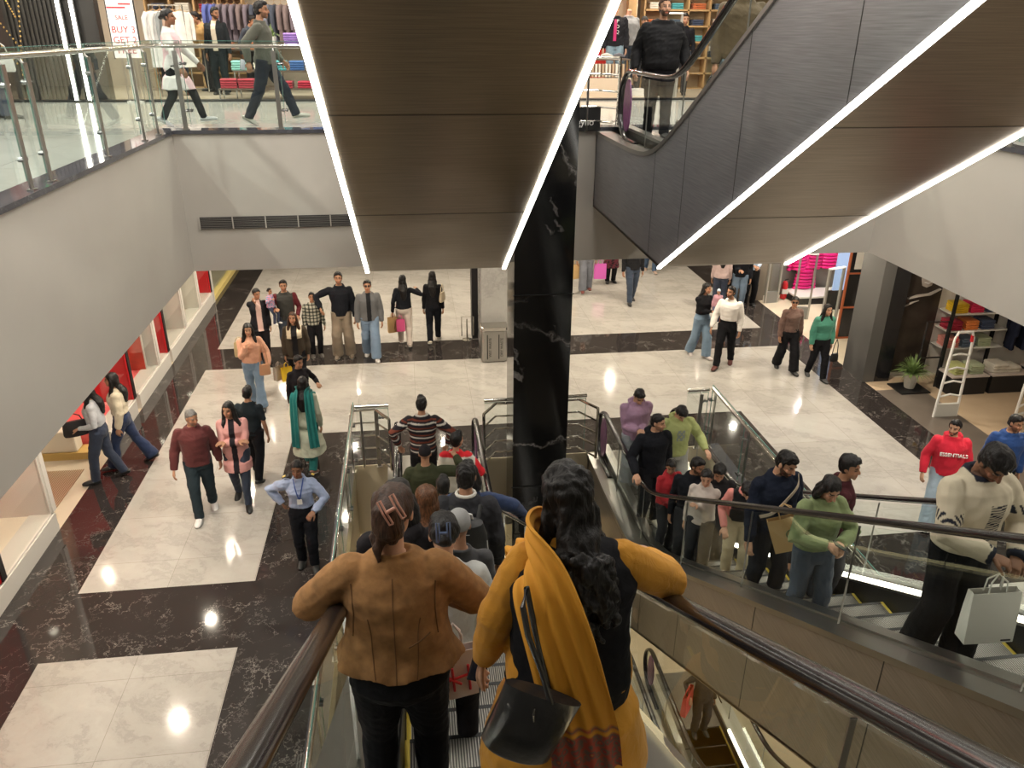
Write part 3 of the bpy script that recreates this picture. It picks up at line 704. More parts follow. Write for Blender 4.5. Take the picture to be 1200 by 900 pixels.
# plant
def leafy(name, loc, n, L, mat, potmat, label, pot=(.14, .30), spread=.9):
    r = empty(name, loc, 0, label, 'plant')
    h = pot[1]; a = pot[0]
    mb = MB(); mb.lathe([(a*.62, 0), (a*.68, .01), (a, h*.97), (a*1.02, h), (a*.9, h), (a*.88, h*.9)], n=12); mb.build('pot', potmat, r, smooth=False)
    mb = MB(); mb.lathe([(a*.88, h*.86), (.01, h*.9)], n=12); mb.build('soil', plain('soil', (.03, .02, .015), .9), r)
    lf = MB(); rnd = random.Random(3)
    for i in range(n):
        th = rnd.uniform(0, 6.283); t = rnd.uniform(.25, 1.); LL = L*rnd.uniform(.7, 1.1); pts = []; ws = []
        for k in range(7):
            u = k/6; rr = LL*spread*t*u; z = h*.9+LL*(u*(1.1-.45*t)-.75*t*u*u)
            pts.append(V((math.cos(th)*rr, math.sin(th)*rr, z))); ws.append(.016*math.sin(math.pi*min(1, .12+u*.88)))
        sd = V((-math.sin(th), math.cos(th), 0))
        vs = []
        for p, w_ in zip(pts, ws): vs += [p-sd*w_, p+V((0, 0, -.004)), p+sd*w_]
        fs = []
        for k in range(6): fs += [(3*k, 3*k+1, 3*k+4, 3*k+3), (3*k+1, 3*k+2, 3*k+5, 3*k+4)]
        lf.add(vs, fs)
    o = lf.build('leaves', mat, r, smooth=True)
    return r
M_leaf = plain('leaf_green', (.16, .24, .075), .45, var=.35, scale=12)
leafy('potted_plant', (9.5, 12.9, .03), 90, .5, M_leaf, plain('grey_pot', (.42, .39, .34), .6, var=.1), 'spiky green plant in a grey faceted pot beside the black store portal')
MB().box((-.3, -.25, 0), (.3, .25, .025)).build('tray', M_blk).location = (9.5, 12.9, 0); o = bpy.data.objects['tray']; o.name = 'floor_tray'; tag(o, 'flat black tray under the potted plant', 'tray')
# security pedestals
def pedestal(x, y, rz, label, h=1.62, w_=.44, curved=True, red=True, m=None):
    r = empty('security_gate', (x, y, 0), rz, label, 'security gate')
    m = m or M_paint_white
    if curved:
        mb = MB(); pts = [(-w_/2, 0, 0)]+[(-w_/2+.03*k/8*1.2, 0, h*.96*k/8) for k in range(9)]
        top = [(-w_/2+.06, 0, h*.97), (-w_/2+.1, 0, h), (w_/2-.1, 0, h), (w_/2-.06, 0, h*.97)]
        mb.tube([(-w_/2, 0, 0), (-w_/2+.05, 0, h*.93), (-w_/2+.09, 0, h), (w_/2-.09, 0, h), (w_/2-.05, 0, h*.93), (w_/2, 0, 0)], .024, 8)
        mb.build('loop', m, r, smooth=True)
        for k, zz in enumerate((.42, .68, .94, 1.2)): MB().tube([(-w_/2+.03, 0, zz-.02), (0, 0, zz+.02), (w_/2-.03, 0, zz-.02)], .018, 8).build('rung', m, r, smooth=True)
        MB().box((-w_/2+.0, -.025, 0), (w_/2-.0, .025, .26)).build('base', plain('gate_grey', (.55, .54, .50), .4), r, bevel=.01)
        if red:
            for s in (-1, 1): MB().tube([(s*(w_/2-.065), 0, h*.89), (s*(w_/2-.075), 0, h*.96)], .028, 8).build('red_marker', M_red, r)
    else:
        for s in (-1, 1): MB().box((s*w_/2-.022, -.03, 0), (s*w_/2+.022, .03, h)).build('post', plain('gate_grey2', (.42, .41, .38), .35, .5), r, bevel=.006)
        MB().box((-w_/2-.022, -.03, h-.03), (w_/2+.022, .03, h)).build('top_bar', glow('gate_white_top', (.9, .9, .85), .6), r)
        MB().box((-w_/2+.02, -.006, .3), (w_/2-.02, .006, h-.05)).build('glass_panel', M_glass, r)
        MB().box((-w_/2+.02, -.03, 0), (w_/2-.02, .03, .3)).build('base', plain('gate_grey3', (.22, .22, .21), .4), r)
    return r
pedestal(9.45, 11.7, .0, 'white curved security gate with red corner bands in front of the folded shirts')
pedestal(10.55, 11.2, .3, 'white curved security gate at the right edge behind the men in red and blue', red=False)
pedestal(9.08, 18.3, .1, 'narrow grey glass security gate farthest back beside the fire extinguisher', w_=.34, curved=False, h=1.5)
pedestal(9.25, 17.05, -.35, 'grey glass security gate in front of the pink jackets, middle one', w_=.36, curved=False, h=1.62)
pedestal(9.42, 16.05, .3, 'grey glass security gate nearest the orange framed doors', w_=.42, curved=False, h=1.55)
# ---------------- far right shop with pink jackets
struct(MB().box((8.75, 18.5, 0), (8.95, 19.6, ZB)), 'wall_panel', plain('panel_taupe', (.24, .20, .16), .4)); struct(MB().box((8.95, 18.9, 0), (9.3, 19.5, ZB)), 'wall_panel', plain('panel_bronze', (.19, .17, .13), .4))
struct(MB().box((9.3, 18.95, 0), (14, 19.2, ZB)), 'wall_shop_back', plain('shop_grey_back', (.20, .185, .17), .5))
ds = empty('display_stage', (10.25, 18.4, 0), 0, 'dark window stage under the pink padded jackets', 'display')
MB().box((-.6, -.35, 0), (.75, .4, .16)).build('plinth', M_blk, ds); MB().box((-.6, -.35, .16), (.75, .4, .2)).build('edge', M_paint_white, ds)
def puffer(x, y, z, col, label, group):
    r = empty('padded_jacket', (x, y, z), 0, label, 'jacket', group)
    mb = MB()
    for k in range(6):
        mb.lathe([(.10, -.045), (.185, -.03), (.2, 0), (.185, .03), (.10, .045)], (0, 0, -.12-.085*k), n=16, sy=.62)
        for s in (-1, 1):
            if k < 6: mb.lathe([(.03, -.042), (.058, -.02), (.06, .02), (.03, .042)], (s*(.2+.012*k), 0, -.14-.085*k), n=10)
    mb.build('quilting', plain('pink_satin' if col[0] > .4 else 'dark_satin', col, .35), r, smooth=True)
    MB().lathe([(.075, 0), (.09, .04), (.07, .09)], (0, 0, -.07), n=14).build('collar', plain('pink_satin' if col[0] > .4 else 'dark_satin', col, .35), r, smooth=True)
    return r
pk = (.82, .02, .24)
for i, (x, z) in enumerate(((9.92, 1.30), (10.34, 1.34), (10.72, 1.32), (10.15, .80))):
    puffer(x, 18.75, z, pk, ['leftmost bright pink padded jacket in the far shop window', 'middle bright pink padded jacket in the far shop window', 'rightmost bright pink padded jacket in the far shop window', 'lower bright pink padded garment in the far shop window'][i], None)
l = empty('shop_fill_light', (10.3, 18.1, ZB), 0, 'added unseen fill lamp above the pink jackets', 'ceiling light'); MB().lathe([(.07, 0), (.07, -.03), (.05, -.03), (.05, 0)]).build('housing', M_paint_white, l, smooth=True); area((0, 0, -.035), .12, 60, (1, .9, .85), parent=l)  # unseen lamp added to light the jackets
l = empty('shop_fill_light', (10.6, 16.2, ZB), 0, 'added unseen fill lamp inside the far shop near the orange doors', 'ceiling light'); MB().lathe([(.07, 0), (.07, -.03), (.05, -.03), (.05, 0)]).build('housing', M_paint_white, l, smooth=True); area((0, 0, -.035), .12, 60, (1, .92, .8), parent=l)  # unseen lamp added as fill inside this shop
fe = empty('fire_extinguisher', (9.52, 18.55, 0), 0, 'red fire extinguisher standing beside the far grey gate', 'fire extinguisher')
MB().lathe([(.07, 0), (.08, .02), (.08, .38), (.06, .44), (.03, .47)], (0, 0, .02), n=16).build('cylinder', M_red, fe, smooth=True); MB().box((-.081, -.082, .16), (.081, -.02, .28)).build('label_band', M_paint_white, fe); MB().tube([(0, 0, .47), (0, 0, .52), (.07, -.03, .54)], .015, 8).tube([(.0, 0, .5), (-.08, -.03, .42), (-.09, -.03, .15)], .01, 6).build('valve_hose', M_blk, fe)
# orange framed glass doors with a notice
od = empty('orange_door', (9.45, 15.68, 0), -.02, 'tall glass door with an orange metal frame and a white notice', 'door')
M_or = plain('orange_frame', (.42, .11, .04), .35)
for x in (0, .62, 1.2): MB().box((x, -.03, 0), (x+.035, .03, 2.9)).build('stile', M_or, od)
for zz in (0, .72, 1.5, 2.3, 2.87): MB().box((0, -.03, zz), (1.235, .03, zz+.035)).build('rail', M_or, od)
MB().box((.03, -.004, .03), (1.2, .004, 2.87)).build('pane', thin_glass('smoked_glass', (.12, .12, .14), 1.), od)
MB().box((.12, -.045, 1.62), (.52, -.035, 2.12)).build('notice', plain('paper', (.7, .68, .63), .6), od); MB().box((.40, -.048, 1.98), (.47, -.044, 2.06)).build('notice_mark', M_blk, od)
op = empty('display_screen', (10.5, 17.6, 0), .05, 'pale blue lit panel with an arch shape behind the gates', 'display')
MB().box((-.2, 0, .5), (.16, .05, 2.7)).build('panel', glow('blue_screen', (.30, .42, .68), .55), op); MB().box((-.33, .0, 0), (.38, .06, .5)).build('base', M_blk, op)

# ---------------- litter bin in front of the grey column
bn = empty('litter_bin', (1.62, 15.28, 0), 0, 'steel twin litter bin in front of the grey column', 'bin')
MB().prism([(-.27, -.10), (-.22, -.16), (.22, -.16), (.27, -.10), (.27, .16), (-.27, .16)], .02, .70, axis='z').build('body', M_satin, bn, bevel=.015)
MB().prism([(-.28, -.11), (-.23, -.17), (.23, -.17), (.28, -.11), (.28, .17), (-.28, .17)], .70, .78, axis='z').build('lid', M_chrome, bn, bevel=.01)
MB().box((-.16, -.165, .08), (-.14, -.158, .62)).build('stripe', M_blk, bn); MB().box((.08, -.165, .08), (.10, -.158, .62)).build('stripe', M_blk, bn)
for x, s in ((-.09, 'WET WASTE'), (.15, 'DRY WASTE')): text_obj('lettering', s, .075, M_blk, bn, (x, -.163, .34), (math.pi/2, -math.pi/2, 0))
qs = empty('barrier_stand', (1.15, 16.5, 0), 0, 'small steel barrier stand beside the thin dark column', 'barrier')
MB().lathe([(.12, 0), (.12, .015), (.02, .03), (.015, .5)], n=16).build('post', M_chrome, qs, smooth=True); MB().tube([(-.12, 0, .1), (-.12, 0, .55), (.15, 0, .55), (.15, 0, .1)], .012, 6).build('loop', M_chrome, qs)

# ---------------- upper floor shops
U = ZT
struct(MB().box((-7.4, 17.45, U), (-5.75, 17.7, 8.3)), 'wall_shopfront', plain('dark_fluted', (.020, .019, .018), .4))
mb = MB()
for k in range(12): mb.box((-7.35+.08*k, 17.40, U+.02), (-7.31+.08*k, 17.45, 8.3))
struct(mb, 'trim_11', plain('dark_fluted2', (.03, .028, .026), .35))
for i, x in enumerate((-6.36, -6.12)):
    ls = empty('light_bar', (x, 17.30, U), 0, ['left one of the two tall light bars on the dark upper shopfront', 'right one of the two tall light bars on the dark upper shopfront'][i], 'lamp')
    MB().box((-.022, 0, 0), (.022, .05, 3.2)).build('tube', M_led2, ls); MB().box((-.05, .05, 0), (.05, .1, 3.2)).build('backing', M_dkmetal, ls)
struct(MB().box((-14, 17.45, U), (-7.4, 17.7, 8.3)), 'wall_shopfront', plain('dark_shop', (.03, .022, .02), .3))
# sparkling gold ribbons of the left display
gb = empty('gold_garland', (-7.55, 17.1, U), 0, 'crossed gold beaded garlands with a green glow at the far upper left', 'decoration')
M_gold = plain('gold_beads', (.62, .42, .16), .3, .9)
for (xa, za, xb, zb_) in ((-.9, 2.6, .35, .7), (-.5, 2.6, .45, 1.0), (.75, 2.6, .40, .5), (.1, 2.6, .5, 1.5)):
    mb = MB(); n = 26
    for k in range(n):
        t = k/(n-1); mb.lathe([(.004, -.02), (.02, 0), (.004, .02)], (xa+(xb-xa)*t, 0, za+(zb_-za)*t), n=6)
    mb.build('garland', M_gold, gb)
MB().tube([(.35, -.02, 2.5), (.42, -.02, 2.2), (.38, -.02, 1.8)], [.03, .04, .01], 8).build('green_light', glow('green_glow', (.05, .9, .25), 2.), gb)
# SALE poster
sp = empty('sale_poster', (-5.2, 17.15, U), .0, 'white standing poster reading BUY 3 GET 2 FREE in red', 'poster')
MB().box((-.24, 0, .80), (.24, .03, 2.05)).build('board', plain('poster_white', (.80, .76, .76), .5, emit=(.8, .76, .76), es=.25), sp)
MB().box((-.26, .005, .78), (-.24, .04, 2.07)).box((.24, .005, .78), (.26, .04, 2.07)).box((-.26, .005, 2.05), (.26, .04, 2.07)).build('frame', M_blk, sp)
MB().box((-.05, .03, 0), (.05, .06, .80)).box((-.15, -.06, 0), (.15, .16, .03)).build('stand', plain('stand_white', (.6, .58, .55), .5), sp)
M_ink = plain('red_ink', (.42, .04, .05), .5)
for s, z, sz in (('SALE', 1.50, .11), ('BUY 3', 1.29, .165), ('GET 2', 1.11, .165), ('FREE', .93, .165)): text_obj('lettering', s, sz, M_ink, sp, (0, -.004, z), (math.pi/2, 0, 0))
MB().box((-.235, -.006, 1.66), (.1, 0, 1.69)).box((-.02, -.006, 1.72), (.2, 0, 1.75)).build('ribbon', plain('ribbon_red', (.7, .05, .07), .5), sp)
# rails with long garments and mannequin bottoms
def rail(x0, x1, y, z, h, label):
    r = empty('clothes_rail', (x0, y, z), 0, label, 'clothes rail'); L = x1-x0
    MB().tube([(0, 0, h), (L, 0, h)], .014, 8).build('rail', M_chrome, r, smooth=True)
    for x in (.0, L): MB().tube([(x, 0, 0), (x, 0, h)], .014, 8).build('post', M_chrome, r, smooth=True)
    return r
rail(-4.5, -1.1, 20.9, U, 1.95, 'long steel rail with shirts and jackets at the back of the upper left shop')
cols = [((.10, .13, .38), 'blue'), ((.17, .14, .17), 'dark plum'), ((.20, .15, .15), 'brown'), ((.06, .07, .10), 'charcoal'), ((.22, .24, .30), 'slate blue')]
for k in range(22):
    c, l_ = cols[[0, 0, 1, 1, 1, 2, 1, 3, 3, 4, 3, 2, 2, 1, 2, 0, 0, 0, 1, 3, 3, 1][k]]
    hanging(c, -4.4+.15*k, 20.9, U+1.9, 1.35, '%s shirt hanging on the long back rail of the upper left shop' % l_, '%s shirts on the upper back rail' % l_, L=.8)
rail(-5.0, -4.35, 18.3, U, 1.75, 'short steel rail with long pale coats behind the sale poster')
for k, (c, l_) in enumerate((((.72, .72, .72), 'white'), ((.62, .62, .62), 'light grey'), ((.25, .27, .28), 'grey'), ((.40, .28, .22), 'brown'), ((.75, .73, .70), 'ivory'))):
    hanging(c, -4.92+.13*k, 18.3, U+1.70, .9, 'long %s coat hanging on the short rail behind the sale poster' % l_, None, L=1.05)
# shelving with wood frame at the back left
def cubes(x, y, z, nx, nz, w_, h_, label, m=None):
    r = empty('shelf_unit', (x, y, z), 0, label, 'shelf')
    m = m or M_wood
    for i in range(nx+1): MB().box((i*w_-.02, 0, 0), (i*w_+.02, .35, nz*h_)).build('upright', m, r)
    for j in range(nz+1): MB().box((0, 0, j*h_-.02), (nx*w_, .35, j*h_+.02)).build('shelf_board', m, r)
    MB().box((0, .34, 0), (nx*w_, .36, nz*h_)).build('back', plain('shelf_back', (.45, .33, .2), .6), r)
    return r
cubes(-5.9, 21.3, U, 4, 8, .55, .33, 'tall wooden shelving with folded trousers at the back of the upper left shop')
rnd = random.Random(5)
for i in range(4):
    for j in range(3, 8):
        stack([cs['rust'], cs['navy'], cs['cream'], cs['darkred']][(i+j) % 4], -5.62+.55*i, 21.48, U+.02+.33*j, 4, 0, ['rust', 'navy', 'cream', 'dark red'][(i+j) % 4], 'wooden shelving of the upper left shop', w=.32)
# nesting tables with folded shirts
def table(x, y, z, w_, d_, h_, label, top=None, group=None):
    r = empty('display_table', (x, y, z), 0, label, 'table', group)
    MB().box((-w_/2, -d_/2, h_-.03), (w_/2, d_/2, h_)).build('tabletop', top or plain('dark_wood', (.10, .07, .05), .4), r, bevel=.004)
    for a in (-1, 1):
        for b in (-1, 1): MB().box((a*(w_/2-.02)-.012, b*(d_/2-.02)-.012, 0), (a*(w_/2-.02)+.012, b*(d_/2-.02)+.012, h_-.03)).build('leg', M_chrome, r)
    return r
table(-2.25, 18.6, U, 1.6, .55, 1.02, 'tall table with purple folded shirts and a plant beside the walking man'); table(-2.4, 17.95, U, 2.0, .5, .55, 'middle table with teal and blue folded shirts on the upper floor'); table(-2.6, 17.72, U, 2.2, .42, .22, 'lowest table with dark red folded shirts on the upper floor')
table(-3.55, 19.9, U, 1.6, .7, .9, 'table behind the men in suits with folded orange garments')
for nm, x, y, z, n in (('lilac', -2.3, 18.6, 1.02, 5), ('lilac', -2.0, 18.6, 1.02, 5), ('rust', -2.95, 18.6, 1.02, 3), ('slate', -1.65, 18.6, 1.02, 3), ('mint', -3.3, 17.95, .55, 4), ('teal', -2.5, 17.95, .55, 4), ('blue', -2.15, 17.95, .55, 4), ('blue', -1.8, 17.95, .55, 4), ('cream', -2.85, 17.95, .55, 3), ('darkred', -3.5, 17.72, .22, 4), ('darkred', -3.15, 17.72, .22, 4), ('darkred', -2.4, 17.72, .22, 3), ('crimson', -2.0, 17.72, .22, 3), ('orange', -3.3, 19.9, .9, 3), ('rust', -3.9, 19.9, .9, 3)):
    stack(cs[nm], x, y, U+z, n, 0, nm, 'upper left shop table stack at height %d cm' % int(z*100) if 0 else {1.02: 'tall', .55: 'middle', .22: 'lowest', .9: 'rear'}[z]+' table of the upper left shop', w=.28)
leafy('potted_plant', (-2.68, 18.55, U+1.02), 26, .34, M_leaf, M_paint_white, 'small green plant in a white pot on the tall shirt table upstairs', pot=(.09, .16), spread=.6)
def frame_stand(x, y, label):
    r = empty('trestle_leg', (x, y, U), 0, label, 'trestle', 'pale trestle legs under the upper shop tables')
    for s in (-1, 1): MB().tube([(s*.16, 0, 0), (s*.03, 0, .92)], .02, 6).build('strut', M_paint_white, r)
# upper right store: red wall, wood shelves, counters
struct(MB().box((3.2, 19.6, U), (4.75, 19.8, 8.3)), 'wall_red', plain('red_wall', (.55, .025, .02), .5)); struct(MB().box((4.75, 20.2, U), (5.6, 20.4, 8.3)), 'wall_wood', plain('pale_wall', (.8, .68, .5), .6))
struct(MB().box((5.3, 19.9, U), (5.5, 20.1, 8.3)), 'trim_12', M_wood)
cubes(5.9, 20.6, U, 7, 8, .55, .36, 'wooden wall shelving at the back of the upper right shop')
for i in range(7):
    for j in range(2, 7):
        nm = ['cream', 'slate', 'teal', 'navy', 'rust'][(i*2+j) % 5]
        stack(cs[nm], 6.18+.55*i, 20.78, U+.02+.36*j, 3, 0, nm, 'wooden shelving of the upper right shop', w=.34)
table(4.25, 18.2, U, 1.3, .5, .78, 'low table with books and shoes on the upper floor right of the bronze escalator')
for k in range(14):
    o = MB().box((-.02, -.1, 0), (.02, .1, .26)).build('book', plain('book_%d' % (k % 3), [(.6, .55, .45), (.45, .33, .22), (.7, .66, .58)][k % 3], .6)); o.location = (3.75+.075*k, 17.95, U+.42)
    tag(o, 'pale upright book on the low shelf below the red display', 'book', 'pale books on the low shelf upstairs')
struct(MB().box((3.65, 17.8, U), (4.9, 18.1, U+.40)), 'trim_13', plain('bookstand', (.62, .5, .38), .5))
for k in range(4):
    o = MB().tube([(-.12, 0, .05), (0, 0, .07), (.12, 0, .04)], [.035, .05, .03], 10).build('rolled_garment', fabric([(.06, .07, .1), (.5, .1, .3), (.5, .48, .45), (.1, .1, .12)][k]), smooth=True); o.location = (3.85+.28*k, 18.15, U+.78)
    tag(o, ['navy', 'magenta', 'pale grey', 'charcoal'][k]+' rolled garment on the low table beside the escalator upstairs', 'garment')
pedestal(5.78, 18.0, .0, 'white security gate on the upper floor right of the big man in black', w_=.40, h=1.7, curved=False).location.z = U
# ------------------------------------------------------------------ people
import numpy as np
PEND = []     # (object, voxel, smooth iterations, finalise)
rngP = np.random.RandomState(11)
def wrinkle(P, amp, seed, freq=16., aniso=(1, 1, 1.6)):
    amp = amp*1.35
    r = np.random.RandomState(seed); Q = P*np.array(aniso)
    W = Q+.03*np.sin(Q[:, [1, 2, 0]]*freq*.8+r.rand(3)*6)
    s = np.zeros(len(P))
    for k in range(5):
        d = r.randn(3); d /= np.linalg.norm(d); f = freq*(1+.7*k)
        t_ = np.sin(W@d*f+r.rand()*6.3); s += (1.1-1.8*np.sqrt(t_*t_+.06) if (k % 2 == 0 and freq < 30) else t_)/(1+.45*k)
    return amp*np.clip(s/1.6, -1, 1)
def queue(mb, name, mat, parent, vox, it=3, wr=0., seed=1, colour=None, clampf=None, freq=16., aniso=(1, 1, 1.6)):
    o = mb.build(name, mat, parent)
    m = o.modifiers.new('r', 'REMESH'); m.mode = 'VOXEL'; m.voxel_size = vox; m.use_smooth_shade = True
    s = o.modifiers.new('s', 'SMOOTH'); s.factor = .5; s.iterations = it
    PEND.append((o, wr, seed, colour, clampf, mat, freq, aniso)); return o
def flush():
    dg = bpy.context.evaluated_depsgraph_get()
    res = []
    for it in PEND:
        res.append(bpy.data.meshes.new_from_object(it[0].evaluated_get(dg)))
    for (o, wr, seed, colour, clampf, mat, freq, aniso), me in zip(PEND, res):
        n = len(me.vertices); co = np.empty(n*3, 'f'); me.vertices.foreach_get('co', co); co = co.reshape(-1, 3)
        if wr or clampf is not None:
            if wr:
                no = np.empty(n*3, 'f'); me.vertices.foreach_get('normal', no); no = no.reshape(-1, 3)
                co = co+no*wrinkle(co, wr, seed, freq, aniso)[:, None]
            if clampf is not None: co = clampf(co)
            me.vertices.foreach_set('co', co.astype('f').ravel())
        if colour is not None:
            c = np.ones((n, 4), 'f'); c[:, :3] = colour(co)
            a = me.color_attributes.new('Col', 'FLOAT_COLOR', 'POINT'); a.data.foreach_set('color', c.ravel())
        me.materials.clear(); me.materials.append(mat)
        me.polygons.foreach_set('material_index', [0]*len(me.polygons)); me.polygons.foreach_set('use_smooth', [True]*len(me.polygons)); me.update()
        old = o.data; o.modifiers.clear(); o.data = me; bpy.data.meshes.remove(old)
    PEND.clear()
def ik(a, t, l1, l2, pole):
    d = t-a; D = d.length
    if D > (l1+l2)*.995: t = a+d*((l1+l2)*.995/D); d = t-a; D = d.length
    if D < .05*l1: D = .05*l1
    u = d.normalized(); x = (l1*l1-l2*l2+D*D)/(2*D); y = math.sqrt(max(0, l1*l1-x*x))
    pl = pole-u*pole.dot(u)
    if pl.length < 1e-5: pl = V((0, -1, 0))
    return a+u*x+pl.normalized()*y, t
def ellip(mb, c, r, R=None, n=14, m=9):
    vs = []; R = R or Matrix.Identity(3)
    for i in range(1, m):
        ph = math.pi*i/m
        for j in range(n):
            th = 2*math.pi*j/n; vs.append(V(c)+R @ V((r[0]*math.sin(ph)*math.cos(th), r[1]*math.sin(ph)*math.sin(th), r[2]*math.cos(ph))))
    fs = [(i*n+j, (i+1)*n+j, (i+1)*n+(j+1) % n, i*n+(j+1) % n) for i in range(m-2) for j in range(n)]
    fs += [tuple(range(n)), tuple(reversed(range((m-2)*n, (m-1)*n)))]
    mb.add(vs, fs)
def rings(mb, L, n=18):
    # L: list of (centre, rx, ry, xdir, ydir)
    vs = []
    for c, rx, ry, xd, yd in L:
        for j in range(n):
            th = 2*math.pi*j/n; ct, st = math.cos(th), math.sin(th)
            vs.append(c+xd*rx*math.copysign(abs(ct)**.9, ct)+yd*ry*math.copysign(abs(st)**.9, st))
    k = len(L)
    fs = [(i*n+j, i*n+(j+1) % n, (i+1)*n+(j+1) % n, (i+1)*n+j) for i in range(k-1) for j in range(n)]+[tuple(range(n-1, -1, -1)), tuple(range((k-1)*n, k*n))]
    mb.add(vs, fs)
SKIN = {'l': (.50, .285, .185), 'm': (.36, .19, .115), 'd': (.22, .11, .065), 'f': (.62, .37, .26)}
HAIRC = {'k': (.006, .005, .005), 'b': (.030, .014, .008), 'h': (.075, .030, .012), 'g': (.10, .095, .09)}
HAND = {}
def hair_mat(c):
    key = 'hair_%s' % c
    if key in MATS: return MATS[key]
    m, nt, b = nodes(key); L = nt.links.new; col = HAIRC[c]
    tc = N(nt, 'ShaderNodeTexCoord'); mp = N(nt, 'ShaderNodeMapping'); mp.inputs['Scale'].default_value = (90, 90, 6); L(tc.outputs['Object'], mp.inputs[0])
    nz = N(nt, 'ShaderNodeTexNoise', Scale=1.5, Detail=5.); L(mp.outputs[0], nz.inputs[0])
    L(ramp(nt, nz.outputs['Fac'], [(.35, [x*.6 for x in col]), (.7, [x*2.3+.004 for x in col])]), b.inputs['Base Color'])
    bp = N(nt, 'ShaderNodeBump', Strength=.8, Distance=.006); L(nz.outputs['Fac'], bp.inputs['Height']); L(bp.outputs[0], b.inputs['Normal'])
    b.inputs['Roughness'].default_value = .42; b.inputs['Specular IOR Level'].default_value = .3; MATS[key] = m; return m

def make_hand(mb, w, d, pn, side, h, curl=.5, spread=1.):
    """palm, four unequal fingers and a thumb; pn = back-of-hand normal"""
    d = d.normalized(); pn = (pn-d*pn.dot(d)).normalized(); a = pn.cross(d).normalized()   # lateral
    ts = a*(-side)     # thumb side
    mb.tube([w-d*.012*h, w+d*.008*h, w+d*.032*h, w+d*.055*h], [.0155*h, .019*h, .0245*h, .0225*h], 10, ry=.42, up=pn)
    for k, (off, ln) in enumerate(((.0175, .041), (.006, .046), (-.0055, .043), (-.0165, .034))):
        p = w+d*(.052-.002*abs(k-1))*h+ts*off*h; dd = d+ts*(.08*(1.5-k))*spread; dd.normalize(); pts = [p-dd*.012*h, p]; rr = [.0058*h, .0060*h]; ang = 0
        for s, f in ((.45, .0055), (.30, .0051), (.25, .0042)):
            ang += curl*(.75 if s > .4 else .9)
            v = dd*math.cos(ang)-pn*math.sin(ang); p = p+v*ln*s*h; pts.append(p); rr.append(f*h)
        mb.tube(pts, rr, 7)
    p = w+d*.014*h+ts*.016*h; v1 = (d*.75+ts*.75-pn*.3).normalized(); v2 = (d*.95+ts*.25-pn*(.25+.5*curl)).normalized()
    mb.tube([p-v1*.006*h, p+v1*.022*h, p+v1*.022*h+v2*.018*h, p+v1*.022*h+v2*.032*h], [.0085*h, .0072*h, .0062*h, .005*h], 7)

